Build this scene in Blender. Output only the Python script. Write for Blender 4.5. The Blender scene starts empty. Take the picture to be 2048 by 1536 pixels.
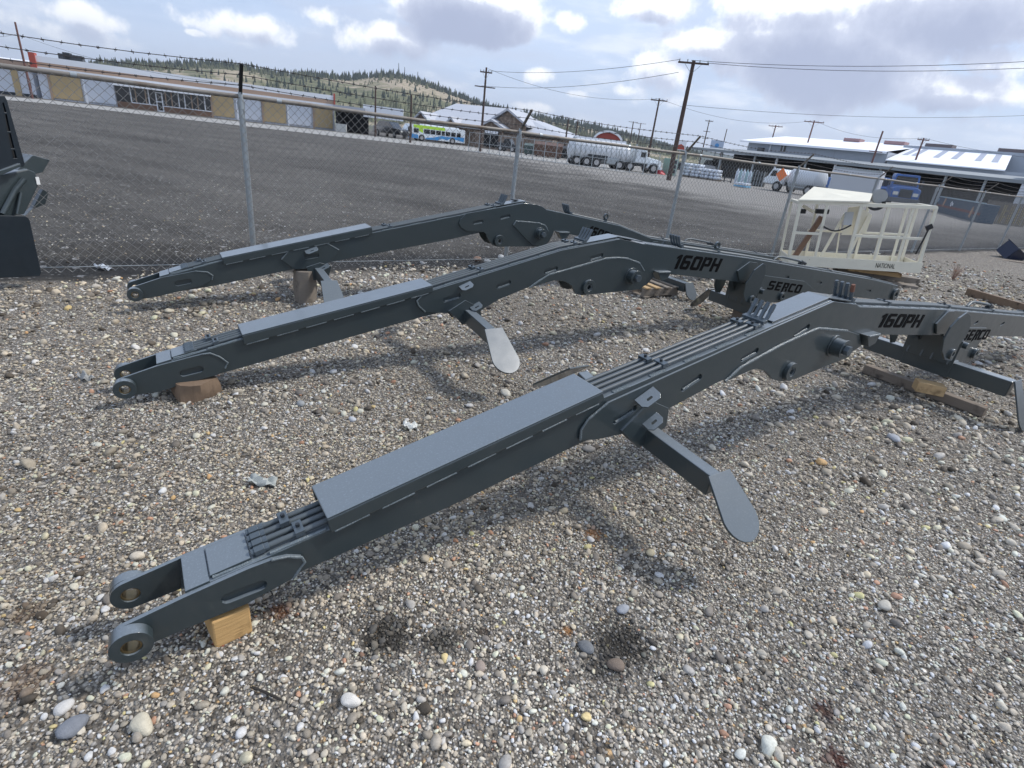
import bpy, math, random
import numpy as np
from mathutils import Vector, Matrix
from mathutils.geometry import tessellate_polygon
random.seed(7); rng = np.random.default_rng(7)
S = bpy.context.scene
R_ = math.radians

# ---------------------------------------------------------------- camera
F_PX = 1080.0; EYE = np.array([0.0, 0.0, 1.7])
_up = np.array([-(741-1024), 3160-768, F_PX], float); _up /= np.linalg.norm(_up)
_fw = np.array([0, 0, -1.0]); _fh = _fw - _up*(_fw@_up); _fh /= np.linalg.norm(_fh)
RC = np.stack([np.cross(_fh, _up), _fh, _up])          # camera axes -> world
cd = bpy.data.cameras.new('camera'); cam = bpy.data.objects.new('camera', cd); S.collection.objects.link(cam)
cd.sensor_width = 36; cd.lens = F_PX/2048*36; cd.clip_start = 0.05; cd.clip_end = 12000
m = Matrix.Identity(4)
for i in range(3):
    for j in range(3): m[i][j] = RC[i][j]
    m[i][3] = EYE[i]
cam.matrix_world = m; S.camera = cam
S.view_settings.view_transform = 'Standard'; S.view_settings.look = 'None'
S.view_settings.exposure = 0.5; S.view_settings.gamma = 1.0
S.render.resolution_x = 1024; S.render.resolution_y = 768
S.cycles.max_bounces = 6; S.cycles.transparent_max_bounces = 16

def ray(x, y): return RC @ np.array([(x-1024)/F_PX, -(y-768)/F_PX, -1.0])
def G(x, y, z=0.0):
    d = ray(x, y); return EYE + d*((z-EYE[2])/d[2])
def AD(x, y, dist):                                    # point at horizontal distance
    d = ray(x, y); return EYE + d*(dist/math.hypot(d[0], d[1]))
def azdir(a): a = R_(a); return np.array([math.sin(a), math.cos(a), 0.0])

# ---------------------------------------------------------------- sun and sky
SUN_AZ, SUN_EL = 73.0, 49.0
sd = azdir(SUN_AZ)*math.cos(R_(SUN_EL)) + np.array([0, 0, math.sin(R_(SUN_EL))])
L = bpy.data.lights.new('sun', 'SUN'); L.energy = 2.4; L.angle = R_(7); L.color = (1.0, 0.96, 0.9)
lo = bpy.data.objects.new('sun', L); S.collection.objects.link(lo)
lo.rotation_euler = Vector(sd).to_track_quat('Z', 'Y').to_euler()

W = bpy.data.worlds.new('World'); S.world = W; W.use_nodes = True; W.cycles.sampling_method = 'MANUAL'; W.cycles.sample_map_resolution = 256
nt = W.node_tree; nt.nodes.clear()
def N(t, tree=None, **k):
    n = (tree or nt).nodes.new(t)
    for a, b in k.items(): setattr(n, a, b)
    return n
class NB:
    'small node builder'
    def __init__(s, tree): s.t = tree
    def n(s, typ, **k):
        return N(typ, s.t, **k)
    def link(s, a, b): s.t.links.new(a, b)
    def put(s, sock, v):
        if v is None: return
        if hasattr(v, 'is_linked') or isinstance(v, bpy.types.NodeSocket): s.t.links.new(v, sock)
        else: sock.default_value = v
    def math(s, op, a, b=None, c=None, clamp=False):
        n = s.n('ShaderNodeMath', operation=op); n.use_clamp = clamp
        s.put(n.inputs[0], a); s.put(n.inputs[1], b); s.put(n.inputs[2], c); return n.outputs[0]
    def vmath(s, op, a, b=None, sc=None):
        n = s.n('ShaderNodeVectorMath', operation=op); s.put(n.inputs[0], a); s.put(n.inputs[1], b)
        if sc is not None: s.put(n.inputs['Scale'], sc)
        return n.outputs['Value'] if op in ('LENGTH', 'DOT_PRODUCT', 'DISTANCE') else n.outputs[0]
    def noise(s, vec, scale, detail=4, rough=.55, dist=0, col=False):
        n = s.n('ShaderNodeTexNoise'); s.put(n.inputs['Vector'], vec); n.inputs['Scale'].default_value = scale
        n.inputs['Detail'].default_value = detail; n.inputs['Roughness'].default_value = rough; n.inputs['Distortion'].default_value = dist
        return n.outputs['Color' if col else 'Fac']
    def ramp(s, f, stops, interp='LINEAR'):
        n = s.n('ShaderNodeValToRGB'); s.put(n.inputs[0], f); cr = n.color_ramp; cr.interpolation = interp
        while len(cr.elements) > 1: cr.elements.remove(cr.elements[0])
        cr.elements[0].position = stops[0][0]; cr.elements[0].color = (*stops[0][1], 1)
        for p, c in stops[1:]:
            e = cr.elements.new(p); e.color = (*c, 1)
        return n.outputs[0]
    def sstep(s, f, a, b):
        n = s.n('ShaderNodeMapRange'); n.interpolation_type = 'SMOOTHSTEP'
        s.put(n.inputs[0], f); n.inputs[1].default_value = a; n.inputs[2].default_value = b
        return n.outputs[0]
    def mix(s, f, a, b, blend='MIX'):
        n = s.n('ShaderNodeMix', data_type='RGBA', blend_type=blend)
        s.put(n.inputs[0], f)
        s.put(n.inputs[6], (*a, 1) if isinstance(a, tuple) and len(a) == 3 else a)
        s.put(n.inputs[7], (*b, 1) if isinstance(b, tuple) and len(b) == 3 else b); return n.outputs[2]
    def sep(s, v):
        n = s.n('ShaderNodeSeparateXYZ'); s.put(n.inputs[0], v); return n.outputs
    def comb(s, x, y, z):
        n = s.n('ShaderNodeCombineXYZ'); s.put(n.inputs[0], x); s.put(n.inputs[1], y); s.put(n.inputs[2], z); return n.outputs[0]

b = NB(nt)
sky = b.n('ShaderNodeTexSky', sky_type='NISHITA'); sky.sun_disc = False
sky.sun_elevation = R_(SUN_EL); sky.sun_rotation = R_(SUN_AZ); sky.air_density = 1.2; sky.dust_density = 1.5
SKY_K = 0.085
blue = b.mix(.62, b.vmath('SCALE', sky.outputs[0], sc=SKY_K), (.36, .50, .80))
tc = b.n('ShaderNodeTexCoord'); D = b.vmath('NORMALIZE', tc.outputs['Generated'])
dx, dy, dz = b.sep(D)
# flat cloud deck seen in perspective
zz = b.math('ADD', b.math('MAXIMUM', dz, 0.0), 0.16)
P = b.comb(b.math('DIVIDE', dx, zz), b.math('DIVIDE', dy, zz), 0.0)
warp = b.noise(P, 1.3, 3, .5, col=True)
Pw = b.vmath('ADD', P, b.vmath('SCALE', b.vmath('SUBTRACT', warp, (.5, .5, .5)), sc=.5))
thin = b.sstep(b.noise(Pw, 0.55, 6, .6), .30, .54)
base = b.mix(b.math('MULTIPLY', thin, .62), blue, (.54, .63, .79))
grey = b.sstep(b.noise(b.vmath('ADD', Pw, (5.2, 1.7, 0)), 0.8, 5, .6), .44, .64)
base = b.mix(b.math('MULTIPLY', grey, .52), base, (.45, .50, .62))
# cumulus: placed by direction, broken up by noise
puffs = []
def puff(x, y, rx, ry, amp):
    d = ray(x, y); d = d/np.linalg.norm(d); puffs.append((d, rx/F_PX, ry/F_PX, amp))
for a in [(790,82,85,38,1.0),(930,20,140,50,1.2),(1420,88,75,26,.9),(1650,115,175,80,1.25),(1880,185,130,34,1.0),(1470,120,85,60,.7),
          (490,58,80,34,.9),(1135,48,45,28,.7),(150,32,60,24,.8),(215,42,40,20,.6),(1330,150,80,55,.65),(1155,188,36,12,.7),(1300,12,80,26,.9),
          (1960,20,190,55,1.1),(1180,110,40,24,.4),(1250,262,30,10,.6),(1560,210,70,26,.5),(60,50,120,26,.7),(1500,250,120,14,.6),(1400,275,90,14,.5),
          (1620,12,160,34,.8),(1810,224,30,8,.6),(390,66,22,7,.8), (1255,180,40,14,.5),(1080,150,60,20,.55),(1720,60,120,40,.8),(1990,120,110,40,.75),(1880,150,70,30,.7),(1350,205,60,20,.6),(1750,260,90,18,.6),(1950,240,90,20,.6),(1060,215,60,12,.5),(650,30,60,22,.5),(340,30,70,26,.6)]:
    puff(*a)
n_hi = b.noise(b.vmath('SCALE', D, sc=1.0), 11, 7, .62)
n_lo = b.noise(b.vmath('SCALE', D, sc=1.0), 5, 3, .5)
def density(vec):
    acc = None
    upw = Vector((0, 0, 1))
    for d, rx, ry, amp in puffs:
        dv = Vector(d); h = dv.cross(upw).normalized(); v = h.cross(dv).normalized()
        df = b.vmath('SUBTRACT', vec, tuple(dv))
        a1 = b.math('DIVIDE', b.vmath('DOT_PRODUCT', df, tuple(h)), rx)
        a2 = b.math('DIVIDE', b.vmath('DOT_PRODUCT', df, tuple(v)), ry)
        q = b.math('ADD', b.math('MULTIPLY', a1, a1), b.math('MULTIPLY', a2, a2))
        g = b.math('MULTIPLY', b.math('EXPONENT', b.math('MULTIPLY', q, -.9)), amp)
        acc = g if acc is None else b.math('MAXIMUM', acc, g)
    return acc
g0 = density(D)
nz = b.math('ADD', b.math('MULTIPLY', b.math('SUBTRACT', n_hi, .5), 2.0), b.math('MULTIPLY', b.math('SUBTRACT', n_lo, .5), .7))
dens = b.math('ADD', g0, b.math('MULTIPLY', nz, .75))
cov = b.sstep(dens, .42, .70)
# shading: sample the noise a little higher; thick above = grey base
Dn = b.vmath('ADD', D, (.0, .0, .022))
n_up = b.noise(Dn, 11, 7, .62)
g1 = density(Dn)
dens1 = b.math('ADD', g1, b.math('MULTIPLY', b.math('SUBTRACT', n_up, .5), 1.3))
under = b.sstep(dens1, .25, 1.15)
ccol = b.ramp(under, [(0, (1.0, 1.0, 1.0)), (.24, (.88, .90, .94)), (.52, (.48, .52, .64)), (1, (.30, .34, .47))])
# general small broken cloud low on the sky
band = b.sstep(b.noise(b.vmath('MULTIPLY', D, (5, 5, 22)), 1.0, 6, .6), .50, .68)
base = b.mix(b.math('MULTIPLY', band, b.math('MULTIPLY', b.sstep(dz, .32, .08), .65)), base, (.80, .83, .89))
colr = b.mix(cov, base, ccol)
hz = b.sstep(dz, .10, -.01)
colr = b.mix(b.math('MULTIPLY', hz, .45), colr, (.70, .76, .86))
gfl = b.sstep(dz, .0, -.05)
colr = b.mix(gfl, colr, (.22, .21, .20))
bg = b.n('ShaderNodeBackground'); b.link(colr, bg.inputs[0]); bg.inputs[1].default_value = 1.08
wo = b.n('ShaderNodeOutputWorld'); b.link(bg.outputs[0], wo.inputs[0])

# ---------------------------------------------------------------- mesh helpers
COL = S.collection
class MB:
    def __init__(s): s.v = []; s.f = []; s.m = []; s.cur = 0
    def add(s, v, f):
        o = len(s.v); s.v += [tuple(map(float, p)) for p in v]; s.f += [tuple(i+o for i in q) for q in f]; s.m += [s.cur]*len(f); return s
    def box(s, x0, x1, y0, y1, z0, z1):
        return s.add([(x, y, z) for x in (x0, x1) for y in (y0, y1) for z in (z0, z1)],
                     [(0,1,3,2),(4,6,7,5),(0,4,5,1),(2,3,7,6),(0,2,6,4),(1,5,7,3)])
    def obox(s, c, ax, h):                 # centre, 3 axes, half sizes
        c = np.array(c, float); ax = [np.array(a, float)/np.linalg.norm(a) for a in ax]
        v = [c+ax[0]*h[0]*i+ax[1]*h[1]*j+ax[2]*h[2]*k for i in (-1, 1) for j in (-1, 1) for k in (-1, 1)]
        return s.add(v, [(0,1,3,2),(4,6,7,5),(0,4,5,1),(2,3,7,6),(0,2,6,4),(1,5,7,3)])
    def bar(s, p0, p1, w, h, up=(0, 0, 1)):
        p0 = np.array(p0, float); p1 = np.array(p1, float); a = p1-p0; l = np.linalg.norm(a); a /= l
        u = np.array(up, float); sd_ = np.cross(a, u); sd_ /= np.linalg.norm(sd_)+1e-9; u = np.cross(sd_, a)
        return s.obox((p0+p1)/2, (a, sd_, u), (l/2, w/2, h/2))
    def cyl(s, p0, p1, r, n=12, r2=None, caps=True):
        return s.tube([p0, p1], [r, r if r2 is None else r2], n, caps)
    def tube(s, pts, r, n=8, caps=True):
        pts = [np.array(p, float) for p in pts]
        rr = r if isinstance(r, (list, tuple)) else [r]*len(pts)
        v = []; ref = None
        for i, p in enumerate(pts):
            t = (pts[min(i+1, len(pts)-1)]-pts[max(i-1, 0)]); t = t/(np.linalg.norm(t)+1e-12)
            if ref is None: ref = np.array([0, 0, 1.]) if abs(t[2]) < .9 else np.array([1., 0, 0])
            a = np.cross(t, ref); a /= np.linalg.norm(a); bb = np.cross(a, t); ref = bb
            for k in range(n):
                th = 2*math.pi*(k+.5)/n; v.append(p+(a*math.cos(th)+bb*math.sin(th))*rr[i])
        f = [(i*n+k, i*n+(k+1) % n, (i+1)*n+(k+1) % n, (i+1)*n+k) for i in range(len(pts)-1) for k in range(n)]
        if caps: f += [tuple(range(n))[::-1], tuple(range((len(pts)-1)*n, len(pts)*n))]
        return s.add(v, f)
    def prism(s, poly, c0, c1, mp=None, holes=()):      # poly in (a,b); extruded along c
        mp = mp or (lambda a, b_, c: (a, c, b_))        # default: x-z outline, y thickness
        loops = [list(poly)]+[list(h) for h in holes]
        tri = tessellate_polygon([[Vector((p[0], p[1], 0)) for p in lp] for lp in loops])
        flat = [p for lp in loops for p in lp]; n = len(flat)
        v = [mp(p[0], p[1], c0) for p in flat]+[mp(p[0], p[1], c1) for p in flat]
        f = [tuple(t) for t in tri]+[tuple(i+n for i in t[::-1]) for t in tri]
        o = 0
        for lp in loops:
            k = len(lp)
            f += [(o+i, o+(i+1) % k, n+o+(i+1) % k, n+o+i) for i in range(k)]
            o += k
        return s.add(v, f)
    def ring(s, c, r0, r1, c0, c1, n=28, mp=None, hexin=False):
        outer = [(c[0]+r1*math.cos(2*math.pi*k/n), c[1]+r1*math.sin(2*math.pi*k/n)) for k in range(n)]
        ni = 6 if hexin else n
        inner = [(c[0]+r0*math.cos(2*math.pi*k/ni), c[1]+r0*math.sin(2*math.pi*k/ni)) for k in range(ni)]
        return s.prism(outer, c0, c1, mp, [inner])
    def disc(s, c, r, c0, c1, n=24, mp=None, ph=0):
        return s.prism([(c[0]+r*math.cos(2*math.pi*k/n+ph), c[1]+r*math.sin(2*math.pi*k/n+ph)) for k in range(n)], c0, c1, mp)
    def build(s, name, mat, parent=None, smooth=False, bevel=0, autosm=None):
        me = bpy.data.meshes.new(name); me.from_pydata(s.v, [], s.f); me.update()
        mats = mat if isinstance(mat, (list, tuple)) else [mat]
        for q in mats: me.materials.append(q)
        if len(mats) > 1: me.polygons.foreach_set('material_index', s.m)
        import bmesh as _b
        bm = _b.new(); bm.from_mesh(me); _b.ops.recalc_face_normals(bm, faces=bm.faces)
        bm.to_mesh(me); bm.free()
        if smooth:
            me.polygons.foreach_set('use_smooth', [True]*len(me.polygons))
            me.set_sharp_from_angle(angle=R_(38))
        o = bpy.data.objects.new(name, me); COL.objects.link(o); o.parent = parent
        if bevel:
            bv = o.modifiers.new('bevel', 'BEVEL'); bv.width = bevel; bv.segments = 2; bv.limit_method = 'ANGLE'; bv.angle_limit = R_(50)
        return o
def tag(o, label=None, cat=None, group=None, kind=None):
    for k, v in (('label', label), ('category', cat), ('group', group), ('kind', kind)):
        if v: o[k] = v
    return o
def empty(name, loc, rz=0, label=None, cat=None, group=None):
    o = bpy.data.objects.new(name, None); COL.objects.link(o); o.location = tuple(map(float, loc)); o.rotation_euler = (0, 0, rz)
    o.empty_display_size = .1
    return tag(o, label, cat, group)
def copy_tree(o, parent=None):
    c = o.copy(); COL.objects.link(c); c.parent = parent
    for ch in list(o.children): copy_tree(ch, c)
    return c
def slot(p0, p1, r, n=6):
    p0 = np.array(p0); p1 = np.array(p1); a = math.atan2(*(p1-p0)[::-1])
    out = []
    for k in range(n+1): t = a-math.pi/2+math.pi*k/n; out.append((p1[0]+r*math.cos(t), p1[1]+r*math.sin(t)))
    for k in range(n+1): t = a+math.pi/2+math.pi*k/n; out.append((p0[0]+r*math.cos(t), p0[1]+r*math.sin(t)))
    return out
def circ(c, r, n=24, a0=0, a1=360):
    return [(c[0]+r*math.cos(R_(a0+(a1-a0)*k/n)), c[1]+r*math.sin(R_(a0+(a1-a0)*k/n))) for k in range(n+(0 if a1-a0 == 360 else 1))]

# ---------------------------------------------------------------- materials
def mat(name, col, rough=.5, metal=0, var=0, vscale=8, bump=0, bscale=60, col2=None, fac2=(.55, .7), scale2=6, spec=None, coat=0):
    M_ = bpy.data.materials.new(name); M_.use_nodes = True; t = M_.node_tree; q = NB(t)
    p = t.nodes['Principled BSDF']; p.inputs['Roughness'].default_value = rough; p.inputs['Metallic'].default_value = metal
    if spec is not None: p.inputs['Specular IOR Level'].default_value = spec
    if coat: p.inputs['Coat Weight'].default_value = coat; p.inputs['Coat Roughness'].default_value = .08
    tcn = q.n('ShaderNodeTexCoord').outputs['Object']
    c = (*col, 1)
    if var:
        f = q.noise(tcn, vscale, 5, .6)
        c = q.mix(f, tuple(x*(1-var) for x in col), tuple(min(1, x*(1+var)) for x in col))
        rr = q.math('ADD', q.math('MULTIPLY', q.noise(tcn, vscale*2.3, 3), .25), rough-.12); q.link(rr, p.inputs['Roughness'])
    if col2 is not None:
        f2 = q.sstep(q.noise(tcn, scale2, 6, .65), *fac2); c = q.mix(f2, c if not isinstance(c, tuple) else tuple(col), col2)
    if isinstance(c, tuple): p.inputs['Base Color'].default_value = c
    else: q.link(c, p.inputs['Base Color'])
    if bump:
        bn = q.n('ShaderNodeBump'); bn.inputs['Strength'].default_value = bump; bn.inputs['Distance'].default_value = .004
        q.link(q.noise(tcn, bscale, 3), bn.inputs['Height']); q.link(bn.outputs[0], p.inputs['Normal'])
    return M_
def woodmat(name, a, b_, scale=(3, 30, 30)):
    M_ = bpy.data.materials.new(name); M_.use_nodes = True; t = M_.node_tree; q = NB(t); p = t.nodes['Principled BSDF']
    o = q.n('ShaderNodeTexCoord').outputs['Object']; v = q.vmath('MULTIPLY', o, scale)
    f = q.noise(v, 1.5, 6, .65, 1.2); c = q.mix(f, a, b_)
    c = q.mix(q.sstep(q.noise(o, 9, 4), .55, .75), c, tuple(x*.45 for x in a))
    q.link(c, p.inputs['Base Color']); p.inputs['Roughness'].default_value = .85
    bn = q.n('ShaderNodeBump'); bn.inputs['Strength'].default_value = .6; bn.inputs['Distance'].default_value = .006
    q.link(f, bn.inputs['Height']); q.link(bn.outputs[0], p.inputs['Normal']); return M_
def paint_mat():
    M_ = bpy.data.materials.new('grey_paint'); M_.use_nodes = True; t = M_.node_tree; q = NB(t); p = t.nodes['Principled BSDF']
    o = q.n('ShaderNodeTexCoord').outputs['Object']
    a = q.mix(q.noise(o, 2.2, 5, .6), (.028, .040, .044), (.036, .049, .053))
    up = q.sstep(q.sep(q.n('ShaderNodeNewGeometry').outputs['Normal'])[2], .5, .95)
    spk = q.sstep(q.noise(o, 130, 3, .7), .52, .72)                    # upward faces: sky brightness painted in as a pale, dust-speckled tint
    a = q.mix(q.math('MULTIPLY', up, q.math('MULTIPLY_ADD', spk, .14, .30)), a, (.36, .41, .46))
    scr = q.sstep(q.noise(q.vmath('MULTIPLY', o, (3, 9, 55)), 1.6, 5, .7), .66, .74)   # faint rub marks
    a = q.mix(q.math('MULTIPLY', scr, .16), a, (.17, .18, .18))
    dirt = q.sstep(q.noise(o, 4.5, 6, .72), .58, .72)
    a = q.mix(q.math('MULTIPLY', dirt, .25), a, (.12, .115, .10))
    q.link(a, p.inputs['Base Color'])
    q.link(q.math('MULTIPLY_ADD', q.noise(o, 9, 5), .26, .30), p.inputs['Roughness']); p.inputs['Coat Weight'].default_value = .7; p.inputs['Coat Roughness'].default_value = .13; p.inputs['Coat IOR'].default_value = 1.5; p.inputs['Specular IOR Level'].default_value = .35
    bn = q.n('ShaderNodeBump'); bn.inputs['Strength'].default_value = .16; bn.inputs['Distance'].default_value = .002
    q.link(q.noise(o, 55, 4), bn.inputs['Height']); q.link(bn.outputs[0], p.inputs['Normal'])
    return M_
M = {}
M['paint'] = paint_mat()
M['weld'] = mat('weld_bead', (.12, .145, .155), .28, var=.3, vscale=60, bump=1.0, bscale=160)
M['pipe'] = mat('painted_pipe', (.075, .09, .097), .46, var=.15, vscale=20)
M['fit'] = mat('fitting_metal', (.085, .105, .12), .3, .3, var=.2, vscale=40)
M['bolt'] = mat('dark_bolt', (.03, .035, .04), .4, .3)
M['brass'] = mat('bronze_bushing', (.20, .15, .08), .35, .8, var=.4, vscale=30)
M['decal'] = mat('black_lettering', (.004, .004, .0045), .85, spec=.08)
M['rustend'] = mat('rusty_pipe_end', (.16, .07, .045), .8, var=.4, vscale=50)
M['galv'] = mat('galvanised_steel', (.36, .39, .40), .45, .35, var=.2, vscale=12, col2=(.22, .23, .23), fac2=(.5, .8))
M['rail'] = mat('weathered_rail', (.22, .20, .175), .6, .2, var=.25, vscale=6, col2=(.14, .10, .07), fac2=(.5, .72), scale2=2)
M['wire'] = mat('fence_wire', (.27, .265, .255), .55, .35)
M['barb'] = mat('barbed_wire', (.05, .045, .045), .6, .3)
M['black'] = mat('black_rubber', (.012, .012, .013), .6)
M['cream'] = mat('cream_paint', (.69, .65, .53), .5, var=.1, vscale=5, col2=(.25, .17, .11), fac2=(.66, .74), scale2=16)
M['timber'] = woodmat('fresh_timber', (.38, .25, .12), (.52, .36, .19))
M['timberw'] = woodmat('orange_timber', (.46, .27, .10), (.60, .38, .16))
M['oldwood'] = woodmat('old_timber', (.15, .12, .095), (.24, .195, .15))
M['log'] = woodmat('split_log', (.12, .08, .052), (.23, .16, .105), (14, 14, 2.5))
M['greywood'] = woodmat('grey_timber', (.16, .135, .11), (.25, .215, .175))
# ---------------------------------------------------------------- ground
FA = np.array([-3.14, 6.17]); FD = np.array([.8130, .5823]); FN = np.array([-FD[1], FD[0]])
SPAN = 3.47
def ground_mat():
    M_ = bpy.data.materials.new('ground'); M_.use_nodes = True; t = M_.node_tree; q = NB(t); p = t.nodes['Principled BSDF']
    pos = q.n('ShaderNodeNewGeometry').outputs['Position']
    # fence line splits pale gravel from dark yard
    sdist = q.vmath('DOT_PRODUCT', q.vmath('SUBTRACT', pos, (float(FA[0]), float(FA[1]), 0)), (float(FN[0]), float(FN[1]), 0))
    wob = q.math('MULTIPLY', q.math('SUBTRACT', q.noise(pos, 1.1, 5, .6), .5), .9)
    yard = q.sstep(q.math('ADD', sdist, wob), -.35, -.10)
    def vor(scale, feat='F1', rnd=1.0):
        n = q.n('ShaderNodeTexVoronoi', feature=feat); q.put(n.inputs['Vector'], pos); n.inputs['Scale'].default_value = scale; n.inputs['Randomness'].default_value = rnd
        return n
    pal = [(0, (.05, .048, .045)), (.14, (.13, .125, .12)), (.28, (.20, .195, .185)), (.42, (.28, .26, .235)), (.55, (.17, .17, .175)), (.66, (.36, .34, .31)), (.76, (.26, .21, .16)), (.84, (.45, .43, .40)), (.93, (.62, .60, .57)), (.98, (.40, .28, .16))]
    v1 = vor(95); v2 = vor(46)
    def pebble(v, edge):
        s = q.n('ShaderNodeSeparateColor'); q.link(v.outputs['Color'], s.inputs[0])
        c = q.ramp(s.outputs[0], pal, 'CONSTANT')
        k = q.sstep(v.outputs['Distance'], edge, edge*.45)
        return q.mix(q.math('MULTIPLY_ADD', k, .8, .2), (.058, .051, .043), c)
    # voronoi distances are in texture units, so the edge value is scale free
    c1 = pebble(v1, .62); c2 = pebble(v2, .6)
    pick = q.sstep(q.noise(pos, 3.2, 5, .65), .48, .62)
    peb = q.mix(pick, c1, c2)
    soil = q.sstep(q.noise(q.vmath('ADD', pos, (3, 8, 0)), .9, 6, .65), .50, .68)
    peb = q.mix(1.0, peb, (1.42, 1.37, 1.28), 'MULTIPLY'); peb = q.mix(q.math('MULTIPLY', soil, .5), peb, (.175, .152, .127))
    # dark yard
    vs = vor(26); s2 = q.n('ShaderNodeSeparateColor'); q.link(vs.outputs['Color'], s2.inputs[0])
    speck = q.math('MULTIPLY', q.math('GREATER_THAN', s2.outputs[1], .72), q.math('LESS_THAN', vs.outputs['Distance'], .36))
    vs3 = vor(9); s3 = q.n('ShaderNodeSeparateColor'); q.link(vs3.outputs['Color'], s3.inputs[0])
    speck2 = q.math('MULTIPLY', q.math('GREATER_THAN', s3.outputs[1], .93), q.math('LESS_THAN', vs3.outputs['Distance'], .3))
    px, py, pz = q.sep(pos)
    # tyre tracks and graded bands
    trk = q.noise(q.vmath('MULTIPLY', q.comb(q.math('ADD', q.math('MULTIPLY', px, .85), q.math('MULTIPLY', py, -.5)), q.math('ADD', q.math('MULTIPLY', px, .5), q.math('MULTIPLY', py, .85)), 0), (.05, .55, 1)), 1.0, 6, .7)
    patch = q.noise(pos, .22, 6, .68)
    yc = q.mix(q.math('MULTIPLY_ADD', q.sstep(trk, .36, .62), .55, q.math('MULTIPLY', q.sstep(patch, .4, .6), .45)), (.048, .044, .039), (.112, .104, .093))
    fine = q.math('ADD', q.math('MULTIPLY', q.noise(pos, 30, 5, .85), .6), q.math('MULTIPLY', q.noise(pos, 5, 5, .75), .4))
    # pale gravelled half of the yard, to the right and further off
    k = q.math('ADD', q.math('ADD', q.math('MULTIPLY', px, .052), q.math('MULTIPLY', sdist, .020)), q.math('MULTIPLY', q.math('SUBTRACT', patch, .5), 1.3))
    pale = q.math('MULTIPLY', q.sstep(k, .48, .95), q.sstep(sdist, 2.0, 9.0))
    yc = q.mix(q.math('MULTIPLY', pale, .85), yc, (.27, .255, .235))
    yc = q.mix(q.sstep(sdist, 1.6, .2), yc, (.045, .042, .038))
    yc = q.mix(1.0, yc, q.ramp(fine, [(.28, (.30, .30, .29)), (.48, (.90, .90, .90)), (.70, (2.1, 2.08, 2.02))]), 'MULTIPLY')
    pebn = q.math('MULTIPLY', speck, q.sstep(q.noise(pos, .5, 4), .36, .60))
    yc = q.mix(q.math('MULTIPLY', pebn, .55), yc, (.46, .45, .42))
    yc = q.mix(q.math('MULTIPLY', speck2, .6), yc, (.42, .41, .40))
    # far town ground
    far = q.sstep(py, 130, 220); yc = q.mix(far, yc, (.10, .105, .075))
    col = q.mix(yard, peb, yc)
    # oil stains on the near gravel
    for sx, sy, r_, cc, am in STAINS:
        d = q.vmath('DISTANCE', pos, (sx, sy, 0)); d = q.math('ADD', d, q.math('MULTIPLY', q.math('SUBTRACT', q.noise(pos, 9, 4, .7), .5), r_*1.3))
        col = q.mix(q.math('MULTIPLY', q.sstep(d, r_, r_*.35), am), col, cc)
    q.link(col, p.inputs['Base Color']); p.inputs['Roughness'].default_value = .9; p.inputs['Specular IOR Level'].default_value = .25
    h = q.math('ADD', q.math('MULTIPLY', q.sstep(v1.outputs['Distance'], .7, .1), .010), q.math('MULTIPLY', q.math('MULTIPLY', q.sstep(v2.outputs['Distance'], .7, .1), pick), .018))
    h = q.math('ADD', h, q.math('MULTIPLY', fine, .02))
    bn = q.n('ShaderNodeBump'); bn.inputs['Strength'].default_value = .75; bn.inputs['Distance'].default_value = 1.0
    q.link(h, bn.inputs['Height']); q.link(bn.outputs[0], p.inputs['Normal'])
    return M_
STAINS = []
for x, y, r_, c, am in [(770,1270,.13,(.02,.018,.015),.85),(880,1285,.08,(.02,.018,.015),.8),(1240,1285,.14,(.02,.018,.015),.85),(1205,1330,.09,(.02,.02,.02),.7),
                        (1680,1520,.05,(.06,.02,.015),.9),(1650,1420,.05,(.05,.02,.015),.8),(560,1225,.05,(.10,.035,.01),.8),(1185,1070,.05,(.26,.11,.03),.7),
                        (1135,1262,.03,(.30,.13,.03),.7),(970,1265,.04,(.05,.03,.02),.5),(430,1287,.012,(.35,.05,.03),.8),(446,1292,.008,(.35,.05,.03),.8),(55,1225,.06,(.10,.06,.03),.6),(50,1360,.08,(.12,.07,.04),.5),(390,1035,.02,(.02,.02,.02),.9)]:
    g = G(x, y); STAINS.append((float(g[0]), float(g[1]), r_, c, am))
def heave(x, y):
    s = (x-FA[0])*FN[0]+(y-FA[1])*FN[1]
    near = np.exp(-((x-1)**2+(y-5)**2)/90.)
    z = .011*near*(np.sin(x*1.9+np.sin(y*1.3))+np.sin(y*2.3+1.1*np.sin(x*1.7)))
    z = z + .10*np.exp(-((s-1.1)/.55)**2)*(.75+.25*np.sin(x*1.1))*(x < 40)          # low dark berm just past the fence
    dxr = np.clip((x-9.5)/3, 0, 1); z = z + .05*dxr*np.exp(-((s+.9)/1.0)**2)
    return z
def axis(lo, hi, fine0, fine1, step):
    a = list(np.arange(fine0, fine1, step)); p = fine1; d = step
    while p < hi: a.append(p); d *= 1.25; p += d
    a.append(hi); p = fine0-step; d = step
    while p > lo: a.insert(0, p); d *= 1.25; p -= d
    a.insert(0, lo); return np.array(a)
gx = axis(-6000, 6000, -7, 18, .16); gy = axis(-300, 8000, .2, 24, .16)
X, Y = np.meshgrid(gx, gy, indexing='ij'); Z = heave(X, Y)
nx, ny = X.shape; idx = np.arange(nx*ny).reshape(nx, ny)
me = bpy.data.meshes.new('ground')
me.from_pydata(np.stack([X, Y, Z], -1).reshape(-1, 3).tolist(), [], np.stack([idx[:-1, :-1], idx[1:, :-1], idx[1:, 1:], idx[:-1, 1:]], -1).reshape(-1, 4).tolist())
me.polygons.foreach_set('use_smooth', [True]*len(me.polygons))
me.materials.append(ground_mat()); ground = bpy.data.objects.new('ground', me); COL.objects.link(ground); tag(ground, kind='structure')

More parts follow.
